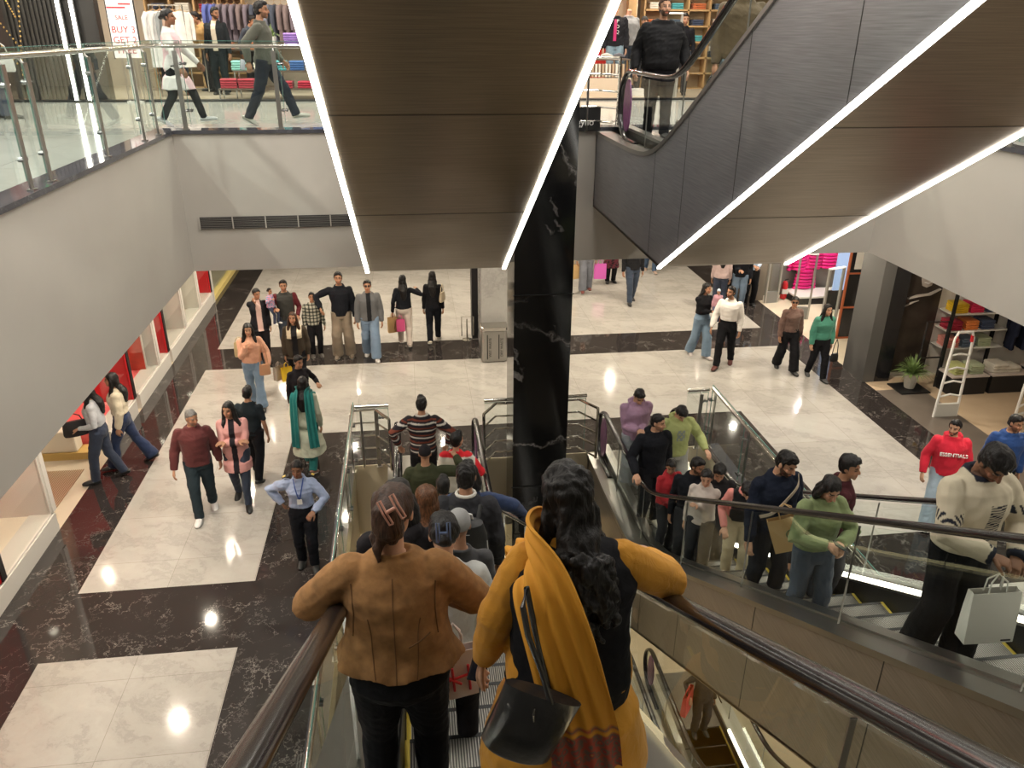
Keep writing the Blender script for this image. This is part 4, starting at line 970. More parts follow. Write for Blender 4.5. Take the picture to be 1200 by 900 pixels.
def person(label, loc, face, h=1.7, sex='m', skin='m', hair='short', hc='k', top=None, bot=None, shoe=(.02, .02, .02),
           feet=((-.055, .0), (.055, .0)), lh=None, rh=None, lean=0., side=0., head=(0, 0), near=False, fat=1., beard=0, group=None, q=None,
           curl=(.5, .5), elbows=None, name='person', glasses=False, seed=None, headless=False, child=False, legs=True):
    """local frame: faces +Y, x to its right; lengths are fractions of the height"""
    seed = seed or (abs(hash(label)) % 9973 if False else sum(ord(c)*(i+1) for i, c in enumerate(label)) % 9973)
    root = empty(name, loc, -math.radians(face), label, 'person', group)
    vox = {None: .0105 if not near else .0062}.get(q, q) if q is None else q
    if child: hs = 1.18
    else: hs = 1.
    f_ = sex == 'f'
    rz = Matrix.Rotation(math.radians(side), 3, 'Y'); Rt = Matrix.Rotation(-math.radians(lean), 3, 'X') @ rz
    P = V((0, -.10*math.sin(math.radians(lean))*.6, .53))
    T = lambda x, y, z: (P+Rt @ V((x, y, z-.53)))*h if z > .53 else V((x+P.x, y+P.y*max(0, (z-.25)/.28), z))*h
    X_, Y_ = Rt @ V((1, 0, 0)), Rt @ V((0, 1, 0)); X0, Y0 = V((1, 0, 0)), V((0, 1, 0))
    sw = (.089 if f_ else .103)*(1+.35*(fat-1)); hw = .050
    if f_: tr = [(.46, .072, .060, 0), (.50, .096, .072, -.006), (.54, .096, .070, -.005), (.59, .082, .058, 0), (.63, .074, .054, 0), (.68, .080, .058, .004), (.73, .089, .068, .010), (.77, .082, .058, .004), (.805, .062, .046, -.004), (.83, .045, .036, -.006)]
    else: tr = [(.46, .072, .060, 0), (.50, .090, .068, -.004), (.54, .090, .068, -.004), (.59, .084, .061, 0), (.64, .086, .061, .002), (.70, .096, .066, .004), (.75, .103, .068, .002), (.785, .090, .057, -.002), (.81, .066, .046, -.006), (.838, .048, .040, -.006)]
    tr = [(z, rx*fat, ry*(fat if z < .72 else 1+.5*(fat-1)), y+(fat-1)*.05*(1 if .5 < z < .7 else 0)) for z, rx, ry, y in tr]
    sh = {s: T(s*sw, -.004, .788) for s in (-1, 1)}
    dflt = lambda s: V((s*(sw+.040), .015, .475))
    tgt = {-1: V(lh) if lh else dflt(-1), 1: V(rh) if rh else dflt(1)}
    el, wr_ = {}, {}
    for s in (-1, 1):
        pole = V((s*.45, -.9, -.35)) if not elbows or elbows[0 if s < 0 else 1] is None else V(elbows[0 if s < 0 else 1])
        el[s], wr_[s] = ik(sh[s], tgt[s]*h, .172*h, .148*h, pole)
    # legs
    hip = {s: V((s*hw, P.y, .505))*h for s in (-1, 1)}; kn, an, fd = {}, {}, {}
    for s in (-1, 1):
        ft = feet[0 if s < 0 else 1]; z0 = ft[2] if len(ft) > 2 else 0.
        t = V((ft[0], ft[1], .042+z0))*h; kn[s], an[s] = ik(hip[s], t, .240*h, .232*h, V((s*.12, 1, 0)))
        tilt = ft[3] if len(ft) > 3 else 0.
        fd[s] = V((s*.16, math.cos(tilt), math.sin(tilt))).normalized()
    # head frame
    nk = T(0, -.008, .828)
    Rh = Rt @ Matrix.Rotation(math.radians(head[0]), 3, 'Z') @ Matrix.Rotation(-math.radians(head[1]), 3, 'X')
    nt_ = nk+(Rt @ V((0, .006, .045)))*h+(Rh @ V((0, .006, 0)))*h; hcn = nt_+(Rh @ V((0, .014, .050)))*h*hs
    hsc = .93*h*hs; Hd = lambda x, y, z: hcn+(Rh @ V((x, y, z)))*hsc
    # ---- body
    mb = MB()
    rings(mb, [(T(0, y, z), rx*h*.93, ry*h*.9, X_ if z > .53 else X0, Y_ if z > .53 else Y0) for z, rx, ry, y in tr])
    for s in (-1, 1):
        ellip(mb, sh[s]-V((0, 0, .004*h)), (.031*h,)*3, n=10, m=7)
        mb.tube([sh[s], (sh[s]*.5+el[s]*.5), el[s], (el[s]*.65+wr_[s]*.35), wr_[s]], [.028*h, .025*h, .021*h, .0215*h, .0135*h], 10)
        dr = (wr_[s]-el[s]).normalized(); pn = V((s*1., .3, .15)) if abs(dr.z) > .6 else V((s*.25, .1, 1))
        make_hand(mb, wr_[s], dr, pn, s, h*1.04, curl[0 if s < 0 else 1])
        if legs: mb.tube([hip[s], hip[s]*.5+kn[s]*.5, kn[s], kn[s]*.6+an[s]*.4, an[s], an[s]-V((0, 0, .02*h))], [.054*h, .047*h, .034*h, .034*h, .022*h, .022*h], 10)
    mb.tube([T(0, -.006, .80), nk, nt_, Hd(0, -.005, -.02)], [.036*h, .031*h, .029*h, .03*h] if not f_ else [.032*h, .026*h, .0245*h, .027*h], 12)
    if not headless:
        ellip(mb, Hd(0, -.007, .018), (.0445*hsc, .056*hsc, .052*hsc), Rh, 20, 13)
        ellip(mb, Hd(0, .012, -.026), (.0365*hsc, .040*hsc, .044*hsc), Rh, 16, 10)
        ellip(mb, Hd(0, .040, -.058), (.015*hsc, .013*hsc, .012*hsc), Rh, 10, 7)
        for s in (-1, 1):
            ellip(mb, Hd(s*.0445, -.006, -.006), (.006*hsc, .013*hsc, .020*hsc), Rh, 8, 6)
            ellip(mb, Hd(s*.021, .036, -.014), (.014*hsc, .012*hsc, .013*hsc), Rh, 8, 6)
            ellip(mb, Hd(s*.017, .043, .014), (.013*hsc, .008*hsc, .0055*hsc), Rh, 8, 6)
        mb.tube([Hd(0, .048, .012), Hd(0, .058, -.002), Hd(0, .0655, -.014), Hd(0, .052, -.02)], [.005*hsc, .007*hsc, .0095*hsc, .007*hsc], 8)
        mb.tube([Hd(-.013, .046, -.036), Hd(0, .0535, -.035), Hd(.013, .046, -.036)], [.003*hsc, .0058*hsc, .003*hsc], 7)
        mb.tube([Hd(-.011, .046, -.042), Hd(0, .0525, -.043), Hd(.011, .046, -.042)], [.003*hsc, .006*hsc, .003*hsc], 7)
    sk = np.array(SKIN[skin]); Rn = np.array(Rh.transposed()); hc_ = np.array(hcn); hk = np.array(HAIRC['k' if hc != 'g' else 'g'])
    bc = beard
    def face_col(co):
        q_ = (co-hc_)@Rn.T/hsc; x, y, z = np.abs(q_[:, 0]), q_[:, 1], q_[:, 2]
        c = np.tile(sk, (len(co), 1)); fr = y > .012
        blush = np.exp(-((x-.024)**2+(z+.016)**2)/.0003)*fr; c += blush[:, None]*np.array((.05, 0, 0))
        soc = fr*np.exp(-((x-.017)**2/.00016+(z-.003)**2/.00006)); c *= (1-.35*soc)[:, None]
        m = fr & (np.abs(z-.016-.1*np.minimum(x, .02)) < .0032) & (x > .006) & (x < .029); c[m] = hk*1.2
        ex, ez = (x-.0175)/.0085, (z-.003)/.0036
        m = fr & (ex**2+ez**2 < 1.); c[m] = (.45, .42, .40) if near else (.05, .035, .03)
        m = fr & ((x-.0175)**2+(z-.003)**2 < .0036**2); c[m] = (.02, .01, .008)
        m = fr & (x < .0135-.8*np.abs(z+.039)) & (np.abs(z+.039) < .0075); c[m] = sk*np.array((.95, .55, .55))
        if bc:
            lips = (x < .0135) & (np.abs(z+.039) < .0065)
            m = (z < -.018-.5*np.clip(y, 0, .03)*0) & (y > -.012) & (z > -.085) & ~lips & ((z < -.026) | (x > .028)) & (x+y > .03)
            w_ = .85 if bc == 1 else .55; c[m] = c[m]*(1-w_)+hk*w_
        if glasses:
            m = fr & (np.abs(z-.003) < .010) & (x < .034) & (x > .004); c[m] = (.01, .01, .012)
        return c
    body = queue(mb, 'body' if name == 'person' else 'figure', colour_attr('skin_tone', .5, sub=0., bump=.08), root, vox, 2 if near else 2, colour=face_col)
    # ---- trousers
    cv = vox*1.25
    b = dict(col=(.03, .03, .035), kind='straight', top=.60); b.update(bot or {})
    if b.get('kind') != 'none' and legs:
        mb = MB(); e = .012
        zt = b['top']
        R_ = [(T(0, y, z), (rx*fat**0+e*.6)*h, (ry+e*.6)*h, X_ if z > .53 else X0, Y_ if z > .53 else Y0) for z, rx, ry, y in tr if z <= zt]
        rings(mb, R_)
        kr, ar = {'slim': (.042, .031), 'straight': (.047, .040), 'wide': (.060, .064), 'flare': (.044, .066), 'jog': (.052, .036)}[b['kind']]
        for s in (-1, 1):
            mb.tube([hip[s]+V((0, 0, .03*h)), hip[s]*.55+kn[s]*.45, kn[s], kn[s]*.5+an[s]*.5, an[s]+V((0, 0, -.012*h))], [.066*h*(.5+.5*fat), .057*h*(.5+.5*fat), kr*h, (kr*.45+ar*.55)*h, ar*h], 14)
        queue(mb, b.get('name', 'trousers'), colour_attr('denim_patch', .85) if b.get('pat') else fabric(b['col']), root, cv, 3, wr=.003 if near else .004, seed=seed, colour=b.get('pat'), aniso=(1, 1, 1.5))
    # ---- shoes
    if legs and shoe is not None:
        for s in (-1, 1):
            a = an[s]; d = fd[s]; up = V((0, 0, 1)); g = a-V((0, 0, .042*h))
            if abs(d.z) > .05: g = a-(V((0, 0, 1))+V((0, -d.z, 0))).normalized()*.042*h
            mb = MB()
            pts = [g-d*.04*h+up*.020*h, g-d*.025*h+up*.026*h, g+d*.02*h+up*.026*h, g+d*.07*h+up*.019*h, g+d*.10*h+up*.014*h, g+d*.118*h+up*.012*h]
            mb.tube(pts, [.016*h, .024*h, .027*h, .028*h, .024*h, .012*h], 12, ry=.72, up=up)
            mb.tube([a+up*.006*h, g+up*.03*h], [.022*h, .026*h], 10)
            o = mb.build('shoe', plain('shoe_%02x%02x%02x' % tuple(int(c*255) for c in shoe), shoe, .5), root, smooth=True)
            MB().tube([p-up*(.0*h) for p in [g-d*.04*h+up*.005*h, g+d*.03*h+up*.005*h, g+d*.08*h+up*.005*h, g+d*.118*h+up*.006*h]], [.022*h, .028*h, .029*h, .012*h], 12, ry=.2, up=up).build('sole', plain('shoe_sole', (.45, .44, .42) if sum(shoe) > .2 else (.015, .015, .015), .6) if sum(shoe) > .2 else M_blk, o, smooth=True)
    # ---- top garment
    t = dict(kind='sweater', col=(.05, .05, .05), hem=.50, loose=.012, sleeve=1., arm=.0); t.update(top or {})
    if t['kind'] != 'none':
        mb = MB(); e = t['loose']*(1. if near else .8); hem = t['hem']; fl = t.get('flare', 0.)
        L = []
        if hem < .46:
            kk = [hem+(.46-hem)*i/4 for i in range(4)]
            for z in kk:
                u = (.46-z)/.26; cy = (kn[-1].y+kn[1].y)/2/h*u*.6; sy = abs(kn[-1].y-kn[1].y)/2/h*u
                L.append((T(0, cy, z), (.106*fat+e+fl*u)*h, (.084*fat+e+fl*u*.8+sy*.9)*h, X0, Y0))
        for z, rx, ry, y in tr:
            if z >= hem-.005 and (z > .46 or hem < .46):
                rx2 = rx; ry2 = ry
                if t['kind'] in ('hoodie', 'sweater', 'jacket', 'coat') and .52 < z < .75: rx2 = max(rx, .088*fat); ry2 = max(ry, .066*fat)
                L.append((T(0, y, z), (rx2+e*(1 if z < .8 else .5)+fl*max(0, (.62-z))*.6)*h, (ry2+e*(1 if z < .8 else .5))*h, X_ if z > .53 else X0, Y_ if z > .53 else Y0))
        if t.get('cuff') and len(L) > 2:   # ribbed hem pulls in
            c, rx, ry, a_, b_ = L[0]; L[0] = (c, rx*.93, ry*.92, a_, b_)
        rings(mb, L, 22)
        ar = t['arm']
        for s in (-1, 1):
            if t['sleeve'] > .05:
                ellip(mb, sh[s]+V((0, 0, -.006*h)), ((.034+e*.45+ar*.35)*h,)*3, n=10, m=7)
                wv = wr_[s]-el[s]; end = el[s]+wv*(1.03 if t['sleeve'] >= 1 else .12)
                rr = [(.031+e*.4+ar*.5)*h, (.029+e*.4+ar*.7)*h, (.026+e*.4+ar*.8)*h, (.024+e*.35+ar*.7)*h, (.019+e*.3+ar*.3)*h]
                if t['sleeve'] >= 1: mb.tube([sh[s], sh[s]*.5+el[s]*.5, el[s], el[s]*.5+end*.5, end], rr, 12)
                else: mb.tube([sh[s], sh[s]*.5+el[s]*.5, el[s]*.8+sh[s]*.2], rr[:3], 12)
        if t['kind'] == 'hoodie' or t.get('hood'):
            a = T(0, -.050, .835); hp = [T(-.055, .012, .832), T(-.052, -.030, .838), T(0, -.062, .828), T(.052, -.030, .838), T(.055, .012, .832)]
            mb.tube(hp, [.018*h, .024*h, .030*h, .024*h, .018*h], 10); mb.tube([T(0, -.05, .83), T(0, -.072, .79), T(0, -.07, .74)], [.03*h, .038*h, .02*h], 10)
        elif t.get('collar', True):
            cr = t.get('collar_r', .037); cz = .836
            mb.tube([T(cr*1.15*math.cos(a_), cr*1.05*math.sin(a_)-.006, cz-.006*math.sin(a_)) for a_ in [2*math.pi*k/12 for k in range(13)]], [t.get('collar_t', .009)*h]*13, 8)
        gname = t.get('name', t['kind'])
        pat = t.get('pat'); Pn = np.array(P)*h; Rtn = np.array(Rt.transposed())
        cf = None
        if pat:
            def cf(co, pat=pat):
                q_ = co/h; up_ = q_[:, 2] > .53
                r_ = (q_-np.array(P))@Rtn.T+np.array((0, 0, .53)); q2 = np.where(up_[:, None], r_, q_)
                # arm parameter: distance along arms
                return pat(q2, q_, {k: np.array(v)/h for k, v in el.items()}, {k: np.array(v)/h for k, v in wr_.items()})
        mat = colour_attr('cloth_pattern', .85) if pat else (t.get('mat') or fabric(t['col'], t.get('rough', .85)))
        queue(mb, gname, mat, root, cv, 6 if near else 3, wr=t.get('wr', .0045), seed=seed+7, colour=cf, freq=t.get('freq', 15.), clampf=t.get('shape'))
    # ---- hair
    if not headless and hair != 'bald':
        mb = MB(); hm = hair_mat(hc); amp = .0022; fq = 60.
        if hair == 'cap':
            pass
        else:
            big = {'short': 1.04, 'fade': 1.015, 'curlytop': 1.12, 'curlylong': 1.17}.get(hair, 1.06)
            zc = .021 if hair != 'curlytop' else .027
            ellip(mb, Hd(0, -.010, zc), (.0480*big*hsc, .0610*big*hsc, .0540*big*hsc), Rh, 22, 14)
            if hair in ('short', 'curlytop'): ellip(mb, Hd(.004*((seed % 3)-1), .014, .056), (.034*hsc, .036*hsc, .026*hsc), Rh, 14, 9)
            if hair in ('short', 'fade', 'curlytop'): ellip(mb, Hd(0, -.025, -.010), (.0455*hsc, .0450*hsc, .045*hsc), Rh, 16, 10)
        if hair in ('long', 'longfront', 'curlylong'):
            ln = {'long': .20, 'longfront': .17, 'curlylong': .15}[hair]
            bk = lambda u: T(0, -.068-.012*u, .86-ln*u)
            mb.tube([Hd(0, -.028, .03), Hd(0, -.045, -.02), Hd(0, -.045, -.06), bk(.35), bk(.7), bk(1.)], [.042*hsc, .05*hsc, .05*hsc, .052*h, .047*h, .022*h], 14, ry=.55, up=Rh @ V((0, 1, 0)))
            for s in (-1, 1):
                if hair != 'long': mb.tube([Hd(s*.036, -.01, .02), Hd(s*.046, -.004, -.03), Hd(s*.050, .0, -.07), T(s*.060, .030, .79), T(s*.058, .052, .72)], [.020*hsc, .024*hsc, .022*hsc, .022*h, .012*h], 8)
                else: mb.tube([Hd(s*.034, -.015, .02), Hd(s*.042, -.015, -.04), T(s*.05, -.045, .80)], [.016*hsc, .018*hsc, .02*h], 8)
            if hair == 'curlylong':
                amp = .004; fq = 60.; rc = np.random.RandomState(4)
                for k in range(34):
                    x0 = rc.uniform(-.055, .062); y0 = -.045-.03*rc.rand()-.02*(1-abs(x0)/.06); z1 = .86-.02*rc.rand()-abs(x0)*.3; ln2 = rc.uniform(.13, .21)*(1-abs(x0)*4); ph_ = rc.rand()*6; rad = rc.uniform(.006, .010); pts = []
                    for j in range(16):
                        u_ = j/15; pts.append(T(x0*(1+.35*u_)+rad*math.cos(ph_+u_*17), y0-.030-.008*u_+rad*math.sin(ph_+u_*17), z1-ln2*u_))
                    mb.tube(pts, [.0085*h]*12+[.008*h, .007*h, .006*h, .004*h], 6)
        if hair == 'bob':
            for k in range(9):
                th = math.pi*(1.0+k/8.)+0; xx, yy = .046*math.cos(th), .046*math.sin(th)-.002
                mb.tube([Hd(xx*.9, yy, .01), Hd(xx*1.12, yy*1.05, -.04), Hd(xx*1.25, yy*1.1, -.085)], [.018*hsc, .021*hsc, .014*hsc], 8)
        if hair == 'bun': ellip(mb, Hd(0, -.072, .0), (.024*hsc,)*3, Rh, 12, 8)
        if hair == 'pony': mb.tube([Hd(0, -.05, .02), Hd(0, -.078, .01), Hd(0, -.085, -.04), Hd(0, -.075, -.11)], [.014*hsc, .017*hsc, .018*hsc, .008*hsc], 10)
        if hair == 'clipped':
            mb.tube([Hd(0, -.04, -.05), Hd(0, -.072, -.02), Hd(.0, -.078, .02), Hd(0, -.055, .055)], [.028*hsc, .040*hsc, .040*hsc, .026*hsc], 12)
            mb.tube([Hd(-.012, -.06, -.03), Hd(-.03, -.062, -.08), Hd(-.028, -.055, -.115)], [.02*hsc, .014*hsc, .006*hsc], 8)
            mb.tube([Hd(-.03, -.03, -.02), Hd(-.045, -.035, -.06), Hd(-.04, -.04, -.1)], [.014*hsc, .012*hsc, .005*hsc], 8)
        def cl(co, Rn=Rn, hc_=hc_, hsc=hsc, Ri=np.array(Rh)):
            q_ = (co-hc_)@Rn.T/hsc
            x2_ = q_[:, 0]**2; u = np.clip((q_[:, 2]-(.040-9.*x2_+.003*np.sin(q_[:, 0]*260+seed)))/.014, 0, 1); u = u*u*(3-2*u); lim = .010+.062*u
            if hair in ('bob', 'longfront', 'curlylong'): lim = np.where(np.abs(q_[:, 0]) > .037, .03, lim)
            m = (q_[:, 2] > -.09); y = np.where(m, np.minimum(q_[:, 1], lim), q_[:, 1]); q_[:, 1] = y
            return q_@Ri.T*hsc+hc_
        if hair != 'cap': queue(mb, 'hair', hm, root, (.0075 if near else .011), 2, wr=(amp*1.1 if hair in ('short', 'curlytop') else amp)*h, seed=seed+3, clampf=cl, freq=fq, aniso=(1, 1, .5))
        else:
            mb = MB(); ellip(mb, Hd(0, -.008, .022), (.048*hsc, .06*hsc, .052*hsc), Rh, 20, 12)
            queue(mb, 'cap', fabric(t.get('capcol', (.01, .01, .012))), root, .009, 2, clampf=lambda co, Rn=Rn, hc_=hc_, hsc=hsc, Ri=np.array(Rh): (lambda q_: np.column_stack([q_[:, 0], np.where(q_[:, 2] < .02, np.minimum(q_[:, 1], .02), q_[:, 1]), np.maximum(q_[:, 2], .004)])@Ri.T*hsc+hc_)((co-hc_)@Rn.T/hsc))
            MB().prism([(.046*math.cos(a_), .035+.045*math.sin(a_)) for a_ in [math.pi*k/10 for k in range(11)]], .016, .020, axis='z')
    W = Matrix.Translation(V(loc)) @ Matrix.Rotation(-math.radians(face), 4, 'Z')
    return dict(root=root, W=W, lw=W @ wr_[-1], rw=W @ wr_[1], T=T, Hd=Hd, h=h, Rh=Rh, hsc=hsc, el=el, wr=wr_, sh=sh, Rt=Rt)

# ---- colour patterns for garments (q: torso frame, all in fractions of the height)
def C3(*c): return np.array(c, 'f')
def p_open(outer, inner, w=.030, z0=.0, z1=.86, vneck=0.):
    o, i = C3(*outer), C3(*inner)
    def f(q2, q, el, wr):
        c = np.tile(o, (len(q), 1)); ww = w+vneck*np.clip(q2[:, 2]-.7, 0, .2); m = (q2[:, 1] > .02) & (np.abs(q2[:, 0]) < ww) & (q2[:, 2] > z0) & (q2[:, 2] < z1); c[m] = i; return c
    return f
def p_stripes(cols, per):
    cs_ = np.array(cols, 'f')
    def f(q2, q, el, wr):
        s = q2[:, 2].copy()
        for k in (-1, 1):
            m = (np.abs(q2[:, 0]) > .118) & (np.sign(q2[:, 0]) == k)
            d = np.linalg.norm(q-wr[k], axis=1); s[m] = d[m]
        return cs_[(np.floor(s/per).astype(int)) % len(cs_)]
    return f
def p_plaid(a, b, c_, per=.045):
    a, b, c_ = C3(*a), C3(*b), C3(*c_)
    def f(q2, q, el, wr):
        u = (q2[:, 2] % per)/per; v = ((q2[:, 0]+.5) % per)/per; c = np.tile(a, (len(q), 1))
        c[(u < .35) | (v < .35)] = b; c[(u < .35) & (v < .35)] = c_; return c
    return f
def p_speckle(a, b, thr=.25, fr=90):
    a, b = C3(*a), C3(*b)
    def f(q2, q, el, wr):
        s = np.sin(q[:, 0]*fr+np.sin(q[:, 2]*fr*.7)*2)*np.sin(q[:, 2]*fr*1.1+np.sin(q[:, 1]*fr)*2); c = np.tile(a, (len(q), 1)); c[s > thr] = b; return c
    return f

# ---- carried things
M_kraft = plain('kraft_paper', (.50, .32, .14), .75, var=.05); M_wbag = plain('white_paper', (.74, .72, .67), .6)
def paper_bag(name, loc, rz, mat, label, w_=.28, h_=.34, d_=.1, tilt=0., handle=.14, group=None):
    r = empty(name, loc, rz, label, 'bag', group); r.rotation_euler = (0, tilt, rz)
    mb = MB(); a = w_/2; b = d_/2; n = 5
    # loc = where the handles are held; bag hangs below; open top, creased gusset sides
    z1 = -handle; z0 = z1-h_
    vs = []; ringsz = [(z0, 1., 1.), (z0+h_*.3, 1.0, .9), (z0+h_*.65, 1.0, .75), (z1, .98, .55)]
    for z, sx, sy in ringsz:
        g = (1-sy)*.10
        vs += [(-a*sx, -b*sy, z), (0, -b*sy*1.05, z), (a*sx, -b*sy, z), (a*sx-g*a, 0, z), (a*sx, b*sy, z), (0, b*sy*1.05, z), (-a*sx, b*sy, z), (-a*sx+g*a, 0, z)]
    fs = [(i*8+j, i*8+(j+1) % 8, (i+1)*8+(j+1) % 8, (i+1)*8+j) for i in range(3) for j in range(8)]+[tuple(range(7, -1, -1))]
    mb.add(vs, fs); o = mb.build('bag_body', mat, r); s = o.modifiers.new('s', 'SOLIDIFY'); s.thickness = .003
    hm = MB()
    for s_ in (-1, 1): hm.tube([(-a*.35, s_*b*.5, z1-.02), (-a*.32, s_*b*.4, z1+handle*.6), (0, 0, 0), (a*.32, s_*b*.4, z1+handle*.6), (a*.35, s_*b*.5, z1-.02)], .005, 6)
    hm.build('handle', mat, r, smooth=True)
    return r
def handbag(name, loc, rz, col, label, w_=.3, h_=.24, d_=.11, strap=.3, rough=.4, group=None):
    r = empty(name, loc, rz, label, 'bag', group); a = w_/2; b = d_/2; m = plain('leather_%02x%02x%02x' % tuple(int(c*255) for c in col), col, rough)
    mb = MB(); z1 = -strap; z0 = z1-h_
    L = [(V((0, 0, z0)), a*.92, b*.8, V((1, 0, 0)), V((0, 1, 0))), (V((0, 0, z0+h_*.12)), a, b, V((1, 0, 0)), V((0, 1, 0))), (V((0, 0, z0+h_*.6)), a*.96, b*.85, V((1, 0, 0)), V((0, 1, 0))), (V((0, 0, z1)), a*.86, b*.4, V((1, 0, 0)), V((0, 1, 0)))]
    rings(mb, L, 20); mb.build('bag_body', m, r, smooth=True)
    MB().tube([(-a*.7, 0, z1-.03), (-a*.5, 0, z1+strap*.6), (0, 0, 0), (a*.5, 0, z1+strap*.6), (a*.7, 0, z1-.03)], .009, 6).build('strap', m, r, smooth=True)
    return r
def phone(loc, rot, label, col=(.02, .02, .025)):
    r = empty('phone', loc, 0, label, 'phone'); r.rotation_euler = rot
    MB().box((-.037, -.075, -.004), (.037, .075, .004)).build('body', plain('phone_dark', col, .2), r, bevel=.003)
    MB().box((-.034, -.071, .0041), (.034, .071, .0048)).build('screen', plain('phone_screen', (.02, .03, .05), .1), r); return r
def tread(k, zb=0.): return zb+k*.2309
def ty(k, Y0=8.2): return Y0-(k-1)*.4-.6 if k > 0 else None     # middle of tread k
WALK = ((-.05, .10, 0.), (.05, -.13, .015, -.35)); WALK2 = ((-.05, -.13, .015, -.35), (.05, .10, 0.)); STAND = ((-.055, 0), (.055, 0.01))
J = (.075, .11, .18); JL = (.20, .29, .40); JD = (.022, .032, .055); K = (.008, .008, .010)
# ================= riders going down, seen from behind =================
def hem_wave(co):
    z = co[:, 2]; u = np.clip((.99-z)/.14, 0, 1); u = u*u; an = np.arctan2(co[:, 0], co[:, 1]); back = np.cos(an) < 0
    r = 1+.075*u*np.sin(an*9+.6); co[:, 0] *= r; co[:, 1] = co[:, 1]*r
    co[:, 2] -= u*(.035*np.exp(-(co[:, 0]/.05)**2)*back-.012*np.sin(an*9)); return co
suede = person('woman with clipped-up dark hair in a tan suede jacket, leaning on the left handrail', (-.12, 2.42, tread(14)), 3, 1.62, 'f', 'l', 'clipped', 'b',
    top=dict(kind='jacket', name='suede_jacket', mat=plain('suede', (.27, .135, .048), .95, var=.2, scale=26, bump=.35), col=(.27, .135, .048), hem=.535, loose=.018, arm=.013, shape=hem_wave, flare=.45, wr=.0034, freq=12., collar_t=.006, rough=.95), bot=dict(col=(.006, .006, .008), kind='straight', top=.66), feet=((-.07, -.02), (.07, 0)),
    lh=(-.15, .17, .60), rh=(.10, .17, .60), elbows=((-1.3, -.5, -.5), (1.4, -.4, -.7)), near=True, head=(-4, 14), fat=1.2, lean=6)
def seam(p, pts, off=.0):
    h = p['h']; MB().tube([V(q)*h for q in pts], .0022, 5).build('jacket_seam', plain('suede_seam', (.14, .06, .02), .9), p['root'], smooth=True)
mustard = person('woman with long curly black hair in a black vest over a mustard tunic', (.49, 2.12, tread(15)), 4, 1.60, 'f', 'l', 'curlylong', 'k',
    top=dict(kind='kurta', name='mustard_tunic', col=(.52, .235, .018), hem=.22, loose=.018, arm=.014, flare=.06, wr=.0036, freq=13.), bot=dict(col=(.48, .21, .018), kind='wide'), feet=((-.07, 0), (.07, 0)),
    lh=(-.20, .06, .44), rh=(.215, .20, .645), elbows=((-1.2, -.6, -.1), (1.3, -.3, -.8)), near=True, head=(22, 16), fat=1.25, lean=5)
def torso_shell(p, name, mat, zs, e, parent=None, sl=.0, wr=.003):
    pass
h_s = suede['h']; sf = plain('suede_seam', (.13, .06, .02), .9)
def back_line(zs, xs, off=.0):
    pts = []
    for z, x in zip(zs, xs):
        ry = (.100 if z < .6 else .092 if z < .7 else .090 if z < .78 else .066)+off
        pts.append(suede['T'](x, -ry*math.sqrt(max(.05, 1-(x/.14)**2))-.008, z))
    return pts
# black knitted vest over the tunic
def vest(p, fat=1.16):
    mb = MB(); T, h = p['T'], p['h']; X_, Y_ = p['Rt'] @ V((1, 0, 0)), p['Rt'] @ V((0, 1, 0))
    R_ = [(.44, .132, .100), (.50, .136, .106), (.56, .128, .100), (.62, .122, .094), (.68, .128, .096), (.74, .134, .098), (.785, .124, .082), (.815, .092, .064), (.835, .052, .048)]
    rings(mb, [(T(0, -.002, z), rx*h*1.05, ry*h*1.05, X_, Y_) for z, rx, ry in R_], 22)
    for s in (-1, 1): ellip(mb, p['sh'][s]-V((s*.024*h, 0, .006*h)), (.044*h, .050*h, .050*h), n=12, m=8)
    queue(mb, 'black_vest', fabric((.007, .007, .008)), p['root'], .009, 3, wr=.004, seed=5, freq=12.)
vest(mustard)
# folded mustard scarf hanging from her left shoulder down her back, printed border at the end
M_scarf = fabric((.60, .27, .018))
def border_mat():
    m, nt, b = nodes('scarf_print'); L = nt.links.new
    tc = N(nt, 'ShaderNodeTexCoord'); se = N(nt, 'ShaderNodeSeparateXYZ'); L(tc.outputs['Generated'], se.inputs[0])
    vo = N(nt, 'ShaderNodeTexVoronoi', Scale=34.); L(tc.outputs['Object'], vo.inputs['Vector'])
    pr = ramp(nt, vo.outputs['Distance'], [(.0, (.40, .22, .05)), (.25, (.30, .03, .03)), (.45, (.10, .09, .07)), (.7, (.34, .05, .03))])
    wv = N(nt, 'ShaderNodeTexWave', Scale=7.); wv.bands_direction = 'Z'; L(tc.outputs['Generated'], wv.inputs['Vector'])
    mk = ramp(nt, se.outputs['Z'], [(.0, (1, 1, 1)), (.205, (1, 1, 1)), (.215, (0, 0, 0)), (.225, (0, 0, 0)), (.24, (1, 1, 1)), (.26, (0, 0, 0))])
    mi = N(nt, 'ShaderNodeMix', data_type='RGBA'); mi.inputs[6].default_value = (.60, .27, .018, 1); L(pr, mi.inputs[7]); L(mk, mi.inputs[0]); L(mi.outputs[2], b.inputs['Base Color']); b.inputs['Roughness'].default_value = .8
    return m
